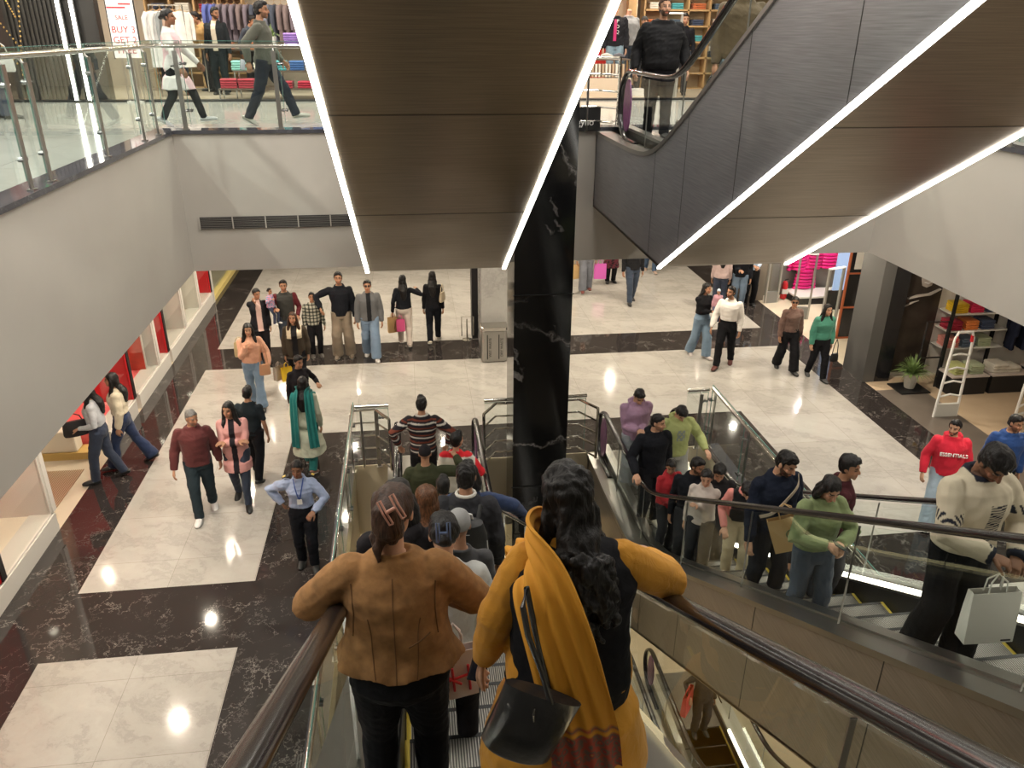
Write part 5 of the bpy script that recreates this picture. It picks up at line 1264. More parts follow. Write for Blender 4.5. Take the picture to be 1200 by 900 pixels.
def scarf_path(p, pts, w0, w1, folds, mat, name='scarf', th=.012, n=40, m=18, amp=.012):
    # pts are local fractions; cloth runs along the path with lengthwise pleats
    h = p['h']; P3 = [V(q)*h for q in pts]; k = len(P3)-1
    def at(u):
        t = u*k; i = min(int(t), k-1); f = t-i
        p0, p1, p2, p3 = P3[max(i-1, 0)], P3[i], P3[i+1], P3[min(i+2, k)]
        return .5*((2*p1)+(-p0+p2)*f+(2*p0-5*p1+4*p2-p3)*f*f+(-p0+3*p1-3*p2+p3)*f*f*f)
    def fn(u, v):
        a = at(u); b_ = at(min(1, u+.02))-at(max(0, u-.02)); b_.normalize()
        out = V((a.x*.5, a.y, 0)); out = out-b_*out.dot(b_)
        if out.length < .02: out = V((0, 0, 1))-b_*b_.z
        out.normalize(); sd = b_.cross(out).normalized(); w_ = (w0+(w1-w0)*u)*h
        return a+sd*(v-.5)*w_+out*(amp*math.sin(v*math.pi*2*folds+u*3)+(.022 if 'mustard' in name else .01)), out
    mb = MB(); sheet(mb, fn, n, m, th=th); return mb.build(name, mat, p['root'], smooth=True)
scarf_path(mustard, [(-.070, .085, .62), (-.072, .105, .74), (-.078, .06, .812), (-.078, -.03, .832), (-.066, -.10, .792), (-.040, -.135, .70), (-.012, -.145, .58), (.014, -.145, .46), (.026, -.145, .36)], .12, .15, 4.3, border_mat(), 'mustard_scarf', amp=.008, n=70, m=36)
# black shoulder bag at her left side
hb = empty('handbag', (.425, 1.83, 4.65), math.radians(-10), 'large shiny black leather shoulder bag hanging at the left side of the woman in mustard', 'bag')
M_patent = plain('patent_leather', (.022, .022, .024), .3, coat=.4, bump=.6, scale=9)
mb = MB(); a_ = .165
vs = []
zz_ = [(-.57, .125, .060), (-.55, .140, .072), (-.42, .142, .070), (-.32, .146, .056), (-.26, .150, .030)]
rings(mb, [(V((.0, 0, z)), rx, ry, V((1, 0, 0)), V((0, 1, 0))) for z, rx, ry in zz_], 28)
o = mb.build('bag_body', M_patent, hb, smooth=True); o.rotation_euler = (0, math.radians(20), 0)
MB().tube([(-.06, -.03, -.27), (-.10, -.02, -.12), (-.15, .0, .02), (-.17, .03, .12), (-.16, .09, .16), (-.13, .08, -.0), (-.07, .04, -.27)], .011, 8, ry=.5).build('strap', M_patent, hb, smooth=True)
MB().tube([(-.12, -.05, -.27), (-.125, -.055, -.30), (-.122, -.056, -.33)], .005, 6).build('zip_pull', M_chrome, hb)
ph = phone(mustard['lw']+V((-.01, .06, -.07)), (1.1, .5, .2), 'phone with a dark case in the left hand of the woman in mustard')
hb.scale = (.86, .86, .86)
# hair clips
def clip(p, off, col, label, s=1., rot=(0, 0, 0)):
    c = empty('hair_clip', (0, 0, 0), 0, label, 'hair clip'); M_ = p['W'] @ Matrix.Translation(p['Hd'](*off)) @ p['Rh'].to_4x4() @ Matrix.Rotation(rot[1], 4, 'Y')
    c.location = M_.to_translation(); c.rotation_euler = M_.to_euler(); m = plain('clip_%02x' % int(col[0]*255), col, .35)
    for sx in (-1, 1):
        mb = MB(); mb.tube([(sx*.016*s, -.004, -.04*s), (sx*.016*s, -.012, .0), (sx*.016*s, -.004, .04*s), (sx*.028*s, .0, .04*s), (sx*.028*s, -.008, 0), (sx*.028*s, .0, -.04*s), (sx*.016*s, -.004, -.04*s)], .0035*s, 6); mb.build('jaw', m, c)
    MB().tube([(-.016*s, -.012, 0), (.016*s, -.012, 0)], .006*s, 8).build('hinge', m, c)
clip(suede, (.012, -.112, .03), (.45, .22, .16), 'copper brown claw clip in the hair of the woman in the suede jacket', 1.15, (0, -.5, 0))
girl = person('girl with a blue claw clip in her hair, pale grey shirt, between the two women', (.09, 3.0, tread(12)), 0, 1.57, 'f', 'l', 'bun', 'k', top=dict(kind='shirt', col=(.42, .43, .42), hem=.44, loose=.02, arm=.012, wr=.006, freq=11), bot=dict(col=(.014, .012, .014), kind='slim'), near=True, head=(0, 14), lean=4, lh=(-.16, .08, .5), rh=(.17, .08, .5))
clip(girl, (-.004, -.082, .028), (.08, .12, .22), 'slate blue claw clip on the dark hair of the girl', 1.1)
bk_ = paper_bag('paper_bag', (.10, 2.62, 4.07), .2, plain('white_red_paper', (.68, .58, .55), .6), 'white carrier bag with red lettering low between the two women', w_=.2, h_=.24, d_=.08)
mb = MB()
for q in (((-.07, -.045, -.22), (.02, -.045, -.30)), ((-.02, -.045, -.2), (-.01, -.045, -.33)), ((-.06, -.045, -.27), (.07, -.045, -.25)), ((.05, -.045, -.2), (.06, -.045, -.34))): mb.tube(q, .006, 6)
mb.build('lettering', plain('bag_red', (.6, .03, .04), .5), bk_)
person('person with bulky dark hair and black jacket just ahead of the tan suede jacket', (-.13, 3.52, tread(11)), 0, 1.70, 'f', 'm', 'bob', 'k', top=dict(kind='jacket', col=(.012, .012, .014), hem=.46, loose=.025, hood=True), head=(0, 4), near=False, fat=1.1)
person('person in a pale grey cap on the step below the girl', (.20, 3.80, tread(10)), 0, 1.55, 'f', 'm', 'cap', 'k', top=dict(kind='sweater', col=(.05, .05, .055), hem=.48, capcol=(.30, .30, .30)))
person('woman with long straight brown hair seen from behind on the escalator', (.03, 4.70, tread(8)), 0, 1.63, 'f', 'l', 'long', 'h', top=dict(kind='sweater', col=(.42, .42, .40), hem=.48), head=(8, 6))
bp_ = person('young man in a grey-black jacket wearing a big black backpack', (.33, 5.20, tread(7)), 4, 1.72, 'm', 'm', 'short', 'k', top=dict(kind='jacket', col=(.030, .028, .032), hem=.46, loose=.028, arm=.012, wr=.006), bot=dict(col=JD, kind='straight'), head=(-8, 6), near=True, lean=4)
def backpack(p, label, col=(.010, .010, .011)):
    r = empty('backpack', p['W'] @ (p['T'](0, -.17, .80)), p['root'].rotation_euler.z, label, 'backpack'); m = plain('nylon_black', col, .6, bump=.4, scale=20)
    mb = MB(); h = p['h']; rings(mb, [(V((0, -.02, z)), rx, ry, V((1, 0, 0)), V((0, 1, 0))) for z, rx, ry in ((.02, .08, .045), (0, .125, .075), (-.1, .155, .10), (-.28, .165, .115), (-.42, .16, .11), (-.47, .12, .07))], 22)
    mb.build('bag_body', m, r, smooth=True)
    mb = MB(); rings(mb, [(V((0, -.11, z)), rx, ry, V((1, 0, 0)), V((0, 1, 0))) for z, rx, ry in ((-.2, .10, .02), (-.23, .12, .035), (-.38, .12, .04), (-.42, .09, .02))], 16); mb.build('front_pocket', m, r, smooth=True)
    MB().tube([(-.05, .0, .01), (-.04, -.01, .06), (0, -.01, .075), (.04, -.01, .06), (.05, 0, .01)], .009, 8).build('carry_loop', plain('loop_grey', (.55, .55, .55), .5), r, smooth=True)
    MB().box((-.02, -.108, -.075), (.025, -.104, -.05)).build('badge', plain('badge_silver', (.6, .6, .6), .3), r)
    for s in (-1, 1): MB().tube([(s*.09, .04, -.02), (s*.11, .12, .06), (s*.12, .2, -.02)], .016, 8, ry=.4).build('strap', m, r, smooth=True)
    MB().tube([(.15, -.04, -.15), (.16, -.05, -.28), (.165, -.04, -.36)], .008, 6).build('side_pull', plain('loop_grey', (.55, .55, .55), .5), r); return r
backpack(bp_, 'big black backpack with a pale top loop on the young man on the escalator')
MB().tube([bp_['T'](.042*math.cos(a), -.006+.04*math.sin(a), .848) for a in [2*math.pi*k/14 for k in range(15)]], .014, 8).build('white_collar', fabric((.66, .64, .58)), bp_['root'], smooth=True)
person('person in a blue jacket reaching out to the right handrail of the descending escalator', (.40, 5.78, tread(6)), 4, 1.62, 'f', 'm', 'bob', 'k', top=dict(kind='jacket', col=(.018, .035, .095), hem=.47, loose=.022, arm=.012), bot=dict(col=K), rh=(.30, .12, .60), elbows=(None, (1, -.2, .3)))
person('short-haired child in dark clothes beside the person in the blue jacket', (.20, 6.58, tread(4)), 0, 1.50, 'm', 'm', 'short', 'k', top=dict(kind='sweater', col=(.02, .02, .025)))
person('person in a white and red jacket turning towards the right handrail', (.45, 8.95, 0), 5, 1.66, 'f', 'l', 'short', 'k', top=dict(kind='jacket', hem=.5, loose=.024, arm=.01, pat=lambda q2, q, el, wr: np.where(((np.abs(q2[:, 0]) > .15) | (q2[:, 2] > .80))[:, None], C3(.60, .02, .03), C3(.66, .62, .55))), rh=(.20, .12, .58), head=(-40, 0))
person('man in an olive jacket and black cap holding the person in white and red', (.05, 8.5, 0), 2, 1.74, 'm', 'm', 'cap', 'k', top=dict(kind='jacket', col=(.040, .044, .022), hem=.47, loose=.024, arm=.01, capcol=(.014, .014, .015)), rh=(.22, .16, .80), elbows=(None, (1, -.4, -.3)), lh=(-.2, .05, .52), fat=1.1)
person('man in a dark sweater with white, rust and black stripes stepping off the escalator', (.04, 9.95, 0), 4, 1.72, 'm', 'm', 'short', 'k', top=dict(kind='sweater', hem=.49, loose=.022, arm=.008, pat=p_stripes([(.018, .014, .018), (.018, .014, .018), (.50, .46, .42), (.018, .014, .018), (.14, .035, .02)], .0125)), bot=dict(col=(.012, .012, .014)), lh=(-.20, .0, .56), rh=(.20, .0, .56), elbows=((-1.2, -.6, 0), (1.2, -.6, 0)), q=.008)

# ================= riders coming up on the right =================
person('young man in a lilac hoodie looking down at the foot of the right escalator', (3.15, 10.02, 0), 176, 1.72, 'm', 'l', 'short', 'k', top=dict(kind='hoodie', col=(.33, .20, .30), hem=.48, loose=.022, arm=.012), bot=dict(col=(.26, .28, .31), kind='wide'), lh=(-.0, .14, .62), rh=(.03, .15, .64), head=(0, 38), q=.008, shoe=(.6, .6, .58))
person('young man in a light green hoodie with a face print, holding the right handrail', (3.60, 9.5, 0), 178, 1.70, 'm', 'l', 'short', 'k', top=dict(kind='hoodie', hem=.48, loose=.022, arm=.012, pat=lambda q2, q, el, wr: np.where(((q2[:, 1] > .03) & (np.abs(q2[:, 0]+.006) < .034) & (np.abs(q2[:, 2]-.70) < .045) & (np.sin(q2[:, 0]*160)*np.sin(q2[:, 2]*130) > -.3))[:, None], C3(.22, .25, .24), C3(.34, .37, .15))), bot=dict(col=(.32, .32, .30), kind='wide'), lh=(-.22, .12, .575), head=(4, 50), q=.008, shoe=(.5, .5, .5))
bh = person('man in a black hoodie looking to his left with a hand on the handrail', (3.12, 9.05, 0), 172, 1.74, 'm', 'l', 'fade', 'k', beard=2, top=dict(kind='hoodie', col=(.008, .009, .013), hem=.47, loose=.022, arm=.012), bot=dict(col=(.012, .012, .016), kind='jog'), rh=(.19, .13, .56), head=(38, 8), q=.008, shoe=(.62, .56, .46))
person('child in a red jacket on the right escalator in front of the black hoodie', (3.16, 8.42, 0), 165, 1.42, 'f', 'm', 'short', 'k', top=dict(kind='jacket', col=(.35, .012, .02), hem=.47, loose=.02), lh=(.0, .12, .62), rh=(.05, .14, .60), head=(-30, 20))
person('dark-haired man in black turned sideways between the red jacket and the pale blouse', (3.32, 8.05, 0), 200, 1.64, 'm', 'm', 'short', 'k', beard=1, top=dict(kind='jacket', col=(.010, .010, .012), hem=.47), head=(50, 15))
person('girl in a pale beige top with tied dark hair on the right escalator', (3.30, 7.60, tread(1)), 215, 1.50, 'f', 'l', 'bun', 'k', top=dict(kind='sweater', col=(.50, .44, .40), hem=.49), lh=(.02, .14, .72), head=(10, 15))
person('dark-haired person leaning forward behind the woman in pink and black', (3.62, 8.0, 0), 200, 1.62, 'm', 'm', 'curlytop', 'k', top=dict(kind='jacket', col=(.012, .012, .015), hem=.48), lean=8, head=(0, 20))
person('woman bending forward in a black and pink jacket with cream trousers', (3.60, 7.22, tread(2)), 200, 1.56, 'f', 'l', 'short', 'k', top=dict(kind='jacket', hem=.47, loose=.02, pat=lambda q2, q, el, wr: np.where(((np.abs(q2[:, 0]) > .085) | (q2[:, 2] > .83))[:, None], C3(.66, .25, .22), C3(.010, .010, .012))), bot=dict(col=(.52, .43, .28), kind='straight'), lean=26, lh=(-.14, .16, .50), rh=(.12, .16, .52), head=(0, 28), shoe=(.5, .4, .3), feet=((-.055, .03), (.055, -.02)))
navy = person('bearded man in a navy sweater with a beige strap across his chest', (3.42, 6.2, tread(4)), 172, 1.84, 'm', 'l', 'short', 'k', beard=1, top=dict(kind='sweater', col=(.010, .014, .028), hem=.485, loose=.016, arm=.008), bot=dict(col=(.018, .020, .028), kind='straight', top=.60), lh=(-.10, .12, .56), rh=(.16, .06, .47), head=(18, 24), near=True, fat=1.08, feet=((-.065, .02), (.06, -.04)), shoe=(.04, .04, .045))
scarf_path(navy, [(-.09, .03, .835), (-.055, .085, .80), (.0, .092, .73), (.065, .088, .66), (.112, .05, .62)], .018, .018, .5, fabric((.50, .42, .32)), 'bag_strap', th=.006, n=20, m=4, amp=.0)
person('small child with black hair standing between the navy sweater and the green sweater', (3.62, 5.75, tread(5)), 190, 1.22, 'm', 'm', 'short', 'k', child=True, top=dict(kind='jacket', col=(.015, .015, .02), hem=.47), bot=dict(col=JD), head=(20, 15))
green = person('woman in a sage green sweater and jeans looking at the phone in her hands', (3.20, 5.05, tread(7)), 176, 1.58, 'f', 'l', 'bob', 'k', top=dict(kind='sweater', col=(.20, .25, .115), hem=.535, loose=.018, arm=.012, cuff=True, collar_t=.011), bot=dict(col=(.045, .062, .095), kind='straight'), lh=(-.035, .155, .655), rh=(.045, .155, .655), head=(0, 30), near=True, curl=(.75, .75), feet=((-.06, .05), (.055, -.05)), shoe=(.35, .2, .15), elbows=((-1.2, -.4, -.5), (1.2, -.4, -.5)))
gm = (green['lw']+green['rw'])/2
phone(gm+V((0, -.10, .04)), (.6, 0, 1.45), 'dark phone held in both hands by the woman in the green sweater')
kb = paper_bag('paper_bag', (3.13, 5.52, tread(7)+.96), 2.86, M_kraft, 'brown kraft paper bag with a round green logo held between navy and green', w_=.36, h_=.33, d_=.1, tilt=.36)
mb = MB(); mb.tube([(.045*math.cos(t), .056, -.29+.045*math.sin(t)) for t in [2*math.pi*k/12 for k in range(13)]], .006, 6); mb.tube([(-.02, .057, -.31), (0, .057, -.265), (.02, .057, -.31), (-.02, .057, -.31)], .005, 6); mb.build('logo', plain('logo_green', (.10, .13, .05), .6), kb)
person('dark-haired man partly hidden behind the woman in the green sweater', (3.74, 5.65, tread(6)), 110, 1.58, 'm', 'm', 'curlytop', 'k', top=dict(kind='jacket', col=(.05, .012, .015), hem=.48), head=(-35, 5))
cream = person('young man in a cream sweatshirt with chain prints holding a white bag', (3.33, 3.70, tread(11)), 176, 1.68, 'm', 'd', 'curlytop', 'k', beard=2,
    top=dict(kind='sweatshirt', hem=.525, loose=.024, arm=.014, collar_r=.043, collar_t=.012, wr=.0055,
        pat=lambda q2, q, el, wr: cream_pat(q2, q, el, wr)),
    bot=dict(col=(.008, .008, .009), kind='wide'), lh=(-.09, .15, .57), rh=(.03, .165, .60), head=(-4, 42), near=True, curl=(.9, .9), feet=((-.075, .04), (.06, -.03)), shoe=(.10, .09, .08), elbows=((-1.2, -.5, -.4), (1.2, -.5, -.4)), fat=1.05)
def cream_pat(q2, q, el, wr):
    c = np.tile(C3(.56, .50, .38), (len(q), 1)); dk = C3(.016, .018, .03)
    m = (q2[:, 1] > .02) & (np.abs(q2[:, 0]+.004) < .048) & (q2[:, 2] > .60) & (q2[:, 2] < .755) & (np.sin(q2[:, 2]*600+q2[:, 0]*40) > -.2) & ((q2[:, 0] < .012) | (q2[:, 2] < .65)); c[m] = dk
    for s in (-1, 1):
        d = np.linalg.norm(q-el[s], axis=1); ar = (np.abs(q2[:, 0]) > .10) & (np.sign(q2[:, 0]) == s) & (q2[:, 2] > .60)
        b = ar & (q[:, 2] > el[s][2]+.050) & (q[:, 2] < el[s][2]+.085); ch = np.sin(q[:, 1]*330+q[:, 0]*330) > -.1; c[b & ch] = dk
        w = np.linalg.norm(q-wr[s], axis=1) < .035; c[w] = dk
    m = (q2[:, 2] > .826) & (np.abs(q2[:, 0]) < .05); c[m] = dk
    return c
wb = paper_bag('carrier_bag', (cream['rw']+cream['lw'])/2+V((-.06, -.07, -.07)), 3.05, M_wbag, 'white paper carrier bag held by the man in the cream sweatshirt', w_=.30, h_=.36, d_=.1, tilt=.05, handle=.12)
MB().box((-.13, .052, -.465), (-.07, .055, -.455)).build('print', M_blk, wb)

# ================= on the floor by the right escalator =================
red = person('man in a red hoodie reading ESSENTIALS and pale jeans', (7.16, 8.6, 0), 200, 1.64, 'm', 'l', 'short', 'k', beard=1, top=dict(kind='hoodie', col=(.58, .012, .035), hem=.48, loose=.022, arm=.012), bot=dict(col=(.30, .38, .45), kind='wide'), feet=((-.06, -.04), (.08, .12)), lh=(-.16, .1, .5), rh=(.18, .05, .5), head=(-35, 5), q=.008, fat=1.1)
text_obj('hoodie_lettering', 'ESSENTIALS', .068, M_paint_white, red['root'], (0, .178, 1.165), (math.pi/2-.06, 0, math.pi), extrude=.010)
person('man in a royal blue zip pullover at the right edge', (7.95, 8.55, 0), 190, 1.70, 'm', 'm', 'short', 'k', top=dict(kind='jacket', col=(.012, .05, .19), hem=.48, loose=.022, arm=.01), bot=dict(col=K), head=(20, 8), beard=2, q=.009, fat=1.1)

# ================= walkers on the marble floor =================
person('grey-haired man in a maroon sweater, dark jeans and white trainers', (-3.07, 10.0, 0), 170, 1.69, 'm', 'm', 'fade', 'g', top=dict(kind='sweater', col=(.085, .016, .016), hem=.485, loose=.022, arm=.012), bot=dict(col=(.020, .032, .040)), shoe=(.72, .70, .68), feet=WALK2, head=(35, 12), beard=2, q=.008, fat=1.02, lh=(-.165, -.03, .48), rh=(.18, .05, .49))
person('woman in a long pink cardigan with arms crossed and dark jeans', (-2.60, 10.25, 0), 175, 1.66, 'f', 'm', 'longfront', 'k', top=dict(kind='cardigan', hem=.36, loose=.018, arm=.010, pat=p_open((.56, .28, .26), (.012, .010, .014), .022)), bot=dict(col=JD, kind='slim'), feet=WALK, lh=(.05, .10, .655), rh=(-.05, .12, .665), head=(-20, 6), shoe=(.01, .01, .01), q=.008, elbows=((-1.2, -.2, -.8), (1.2, -.2, -.8)))
person('boy with short black hair in a dark tee walking behind the pink cardigan', (-2.50, 10.95, 0), 10, 1.55, 'm', 'm', 'short', 'k', top=dict(kind='tee', col=(.012, .018, .022), hem=.49, sleeve=.5), bot=dict(col=K), feet=WALK)
person('woman in a peach sweater and flared blue jeans with a tan bag', (-2.92, 13.55, 0), 172, 1.64, 'f', 'l', 'longfront', 'k', top=dict(kind='sweater', col=(.62, .33, .22), hem=.53, loose=.020, arm=.012, cuff=True), bot=dict(col=(.15, .22, .31), kind='flare', top=.64), feet=WALK, lh=(-.17, .08, .52), rh=(.04, .13, .76), head=(5, 8), shoe=(.02, .02, .02), q=.0085)
handbag('handbag', (-2.68, 13.36, 1.32), .3, (.42, .22, .12), 'tan shoulder bag hanging on the woman in the peach sweater', strap=.42, w_=.2, h_=.2, d_=.08)
handbag('rucksack', (-3.16, 13.78, 1.28), .8, (.45, .36, .2), 'beige rucksack behind the woman in the peach sweater', strap=.08, w_=.22, h_=.28, d_=.12)
person('woman in a black blazer over a pale pink shirt, hand at her chin', (-3.15, 15.75, 0), 160, 1.60, 'f', 'm', 'bun', 'k', top=dict(kind='blazer', hem=.44, loose=.02, pat=p_open((.010, .011, .015), (.60, .42, .38), .032)), bot=dict(col=K), rh=(.03, .10, .82), head=(20, 8), feet=STAND)
father = person('man in a maroon sweater and dark vest carrying a small girl', (-2.62, 15.95, 0), 172, 1.70, 'm', 'm', 'short', 'k', beard=2, top=dict(kind='sweater', hem=.49, loose=.018, pat=lambda q2, q, el, wr: np.where((np.abs(q2[:, 0]) > .095)[:, None], C3(.10, .014, .02), C3(.035, .035, .032))), bot=dict(col=(.03, .04, .06), kind='jog'), rh=(.12, .14, .67), lh=(-.13, .10, .56), q=.009, head=(0, 4))
person('small girl in a pink and blue patterned jacket carried by her father', (-2.88, 15.76, .78), 120, .78, 'f', 'm', 'bun', 'k', child=True, top=dict(kind='jacket', hem=.48, loose=.03, pat=p_speckle((.16, .25, .38), (.60, .25, .35), .0, 60)), bot=dict(col=(.03, .04, .08)), feet=((-.07, .12, .05), (.07, .12, .05)), shoe=(.6, .6, .6), rh=(.12, .15, .75))
person('boy in a black and white plaid shirt with trousers', (-2.08, 15.93, 0), 168, 1.42, 'm', 'm', 'short', 'k', top=dict(kind='shirt', hem=.47, loose=.022, pat=p_plaid((.38, .36, .30), (.07, .075, .06), (.012, .012, .012), .05)), bot=dict(col=K), shoe=(.10, .09, .08), q=.009)
person('tall man in a black sweater and khaki trousers, arm on the boy', (-1.50, 15.85, 0), 178, 1.86, 'm', 'm', 'short', 'k', beard=2, top=dict(kind='sweater', col=(.010, .011, .014), hem=.50, loose=.018, arm=.01), bot=dict(col=(.21, .165, .12), kind='wide', top=.62), rh=(.215, .10, .615), lh=(-.15, .03, .48), elbows=(None, (1., -.4, .0)), feet=((-.07, 0), (.07, .02)), q=.009, shoe=(.15, .12, .09))
person('young man in a grey denim jacket and blue jeans', (-.92, 15.68, 0), 176, 1.72, 'm', 'm', 'short', 'k', glasses=True, top=dict(kind='denim_jacket', hem=.49, loose=.022, arm=.012, pat=p_open((.115, .115, .12), (.010, .010, .012), .026)), bot=dict(col=(.16, .23, .33), kind='wide'), feet=WALK, shoe=(.5, .48, .46), q=.009)
person('woman in a brown coat with cream fur collar over a black dress', (-2.22, 14.15, 0), 178, 1.60, 'f', 'm', 'longfront', 'b', top=dict(kind='coat', hem=.44, loose=.026, arm=.014, pat=lambda q2, q, el, wr: np.where(((q2[:, 1] > .01) & (np.abs(q2[:, 0]) < .036))[:, None], C3(.010, .009, .011), np.where(((q2[:, 1] > -.02) & (np.abs(q2[:, 0]) < .085) & (q2[:, 2] > .70) & (q2[:, 2] > .70))[:, None], C3(.56, .48, .36), C3(.040, .030, .020)))), bot=dict(col=K, kind='flare'), feet=WALK, head=(-6, -4), q=.0085)
paper_bag('shopping_bag', (-2.42, 14.0, .66), .4, plain('yellow_bag', (.80, .52, .02), .5), 'bright yellow shopping bag in the hand of the woman in the fur collar coat', w_=.2, h_=.26, handle=.1); paper_bag('shopping_bag', (-2.56, 14.02, .68), .9, plain('grey_bag', (.36, .30, .24), .5), 'grey brown shopping bag beside the bright yellow one', w_=.22, h_=.26, handle=.1)
person('young woman in black top with raised hand just beyond the teal scarf', (-1.92, 12.15, 0), 150, 1.55, 'f', 'm', 'short', 'k', top=dict(kind='sweater', col=(.012, .010, .012), hem=.5), bot=dict(col=K), lh=(-.16, .10, .66), head=(15, 10))
teal = person('woman seen from behind in a pale green tunic with a teal scarf', (-1.72, 11.15, 0), 8, 1.58, 'f', 'm', 'long', 'k', top=dict(kind='tunic', col=(.50, .52, .40), hem=.20, loose=.014, flare=.045, arm=.01), bot=dict(col=(.015, .16, .15), kind='straight'), feet=WALK, shoe=(.2, .1, .08), q=.0085)
M_teal = fabric((.010, .155, .145))
for s in (-1, 1): scarf_path(teal, [(s*.05, .075, .72), (s*.062, .06, .82), (s*.055, -.03, .86), (s*.070, -.085, .80), (s*.075, -.105, .66), (s*.082, -.115, .48), (s*.09, -.12, .30)], .075, .095, 2.2, M_teal, 'teal_scarf', amp=.008, n=40, m=12)
guard = person('security guard in a light blue shirt with gold shoulder bars and a lanyard', (-1.50, 8.62, 0), 178, 1.58, 'f', 'd', 'bun', 'k', top=dict(kind='shirt', col=(.30, .36, .52), hem=.56, loose=.020, arm=.012, wr=.0055), bot=dict(col=(.008, .009, .013), kind='straight', top=.63), feet=((-.05, .03), (.05, -.05)), lh=(-.10, .14, .60), rh=(.155, -.02, .60), head=(-6, 6), q=.007, elbows=((-1, -.6, -.3), (1.3, -.5, 0)), curl=(.8, .8))
h_ = guard['h']; T_ = guard['T']
for s in (-1, 1):
    o = MB().tube([T_(s*.075, -.01, .852), T_(s*.12, -.008, .838)], .026, 8, ry=.25).build('shoulder_bar', plain('epaulette_black', (.012, .012, .015), .6), guard['root']); MB().tube([T_(s*.098, -.01, .853), T_(s*.12, -.008, .845)], .022, 8, ry=.25).build('gold_stripe', plain('gold_stripe', (.6, .42, .08), .4), o)
scarf_path(guard, [(-.035, .03, .845), (-.022, .082, .78), (0, .098, .70), (.022, .082, .78), (.035, .03, .845)], .009, .009, .5, plain('lanyard_blue', (.02, .06, .25), .5), 'lanyard', th=.004, n=24, m=2, amp=0)
MB().box((-.03, .158, 1.03), (.03, .165, 1.1)).build('id_card', M_paint_white, guard['root'])
cp = person('woman in black top and cream trousers carrying shopping bags, seen from behind', (-.22, 16.35, 0), 355, 1.60, 'f', 'm', 'long', 'k', top=dict(kind='jacket', col=(.010, .010, .012), hem=.53, loose=.016), bot=dict(col=(.58, .50, .44), kind='straight', top=.6), feet=WALK, rh=(.20, .12, .75), lh=(-.15, -.01, .49), head=(-25, 0), shoe=(.55, .45, .4))
paper_bag('shopping_bag', (-.46, 16.34, .76), .3, M_kraft, 'brown kraft shopping bag held by the woman in cream trousers', w_=.24, h_=.34, handle=.1); paper_bag('shopping_bag', (-.30, 16.22, .74), .1, plain('pink_bag', (.62, .08, .22), .5), 'dark pink shopping bag held by the woman in cream trousers', w_=.18, h_=.26, handle=.1)
person('woman in black with very long hair and tan shoulder bag, seen from behind', (.42, 16.5, 0), 4, 1.62, 'f', 'm', 'long', 'k', top=dict(kind='sweater', col=(.010, .009, .011), hem=.52, loose=.014), bot=dict(col=(.008, .010, .014), kind='straight'), feet=WALK2, shoe=(.55, .5, .4))
handbag('handbag', (.62, 16.42, 1.34), 1.2, (.50, .42, .30), 'beige tote on the shoulder of the long-haired woman in black', strap=.18, w_=.28, h_=.2)
# couple by the red shop
person('woman with long hair in a pale grey top and dark jeans entering the red shop', (-4.76, 11.15, 0), 262, 1.64, 'f', 'm', 'longfront', 'k', top=dict(kind='sweater', col=(.42, .43, .46), hem=.55, loose=.016), bot=dict(col=(.025, .035, .065), kind='straight'), feet=WALK, lh=(-.1, .12, .60))
handbag('handbag', (-5.0, 11.0, 1.22), .4, (.012, .010, .012), 'black handbag with pale trim held by the woman in the pale grey top', strap=.12, w_=.34, h_=.24)
person('woman in a cream fleece and flared dark blue jeans at the red shop', (-4.55, 11.55, 0), 262, 1.62, 'f', 'm', 'longfront', 'k', top=dict(kind='fleece', col=(.55, .48, .36), hem=.56, loose=.024, arm=.012), bot=dict(col=(.012, .024, .07), kind='flare'), feet=((-.05, .14, 0), (.05, -.20, .03, -.4)))
# right side
person('man in a white shirt and black trousers striding beside the mother', (6.30, 14.4, 0), 215, 1.74, 'm', 'm', 'short', 'k', top=dict(kind='shirt', col=(.72, .68, .64), hem=.555, loose=.018, arm=.010), bot=dict(col=K, top=.62), shoe=(.09, .02, .015), feet=((-.05, -.16, .01, -.25), (.05, .13, 0)), head=(-25, -2), q=.0085, beard=2, rh=(.16, .10, .50))
person('mother in a black top and loose jeans carrying a toddler', (5.98, 15.0, 0), 165, 1.64, 'f', 'm', 'long', 'k', top=dict(kind='sweater', col=(.008, .008, .010), hem=.56), bot=dict(col=(.17, .25, .34), kind='wide', top=.62), feet=WALK, rh=(-.02, .16, .66), lh=(-.14, .14, .62), head=(30, 5), shoe=(.55, .5, .48))
person('toddler in a pink coat and pale blue knitted hat in the arms of the mother', (6.20, 14.82, .80), 200, .74, 'f', 'm', 'cap', 'k', child=True, top=dict(kind='coat', col=(.42, .22, .26), hem=.40, loose=.035, capcol=(.42, .50, .62)), bot=dict(col=(.1, .12, .2)), feet=((-.06, .12, .06), (.06, .12, .06)), shoe=(.6, .6, .6))
handbag('handbag', (6.32, 14.8, 1.1), .3, (.30, .09, .04), 'small rust brown handbag below the toddler', strap=.1, w_=.26, h_=.16)
person('woman in a pink-beige jacket seen from behind near the far shops', (7.55, 18.0, 0), 20, 1.62, 'f', 'm', 'long', 'k', top=dict(kind='jacket', col=(.48, .36, .34), hem=.47, loose=.022), bot=dict(col=(.03, .04, .07)), feet=STAND)
person('person in a black jacket and jeans next to the pink-beige jacket', (8.0, 17.9, 0), 200, 1.70, 'm', 'm', 'short', 'k', top=dict(kind='jacket', col=(.010, .010, .012), hem=.47, loose=.022), bot=dict(col=(.12, .17, .24)), rh=(.03, .12, .62), feet=STAND)
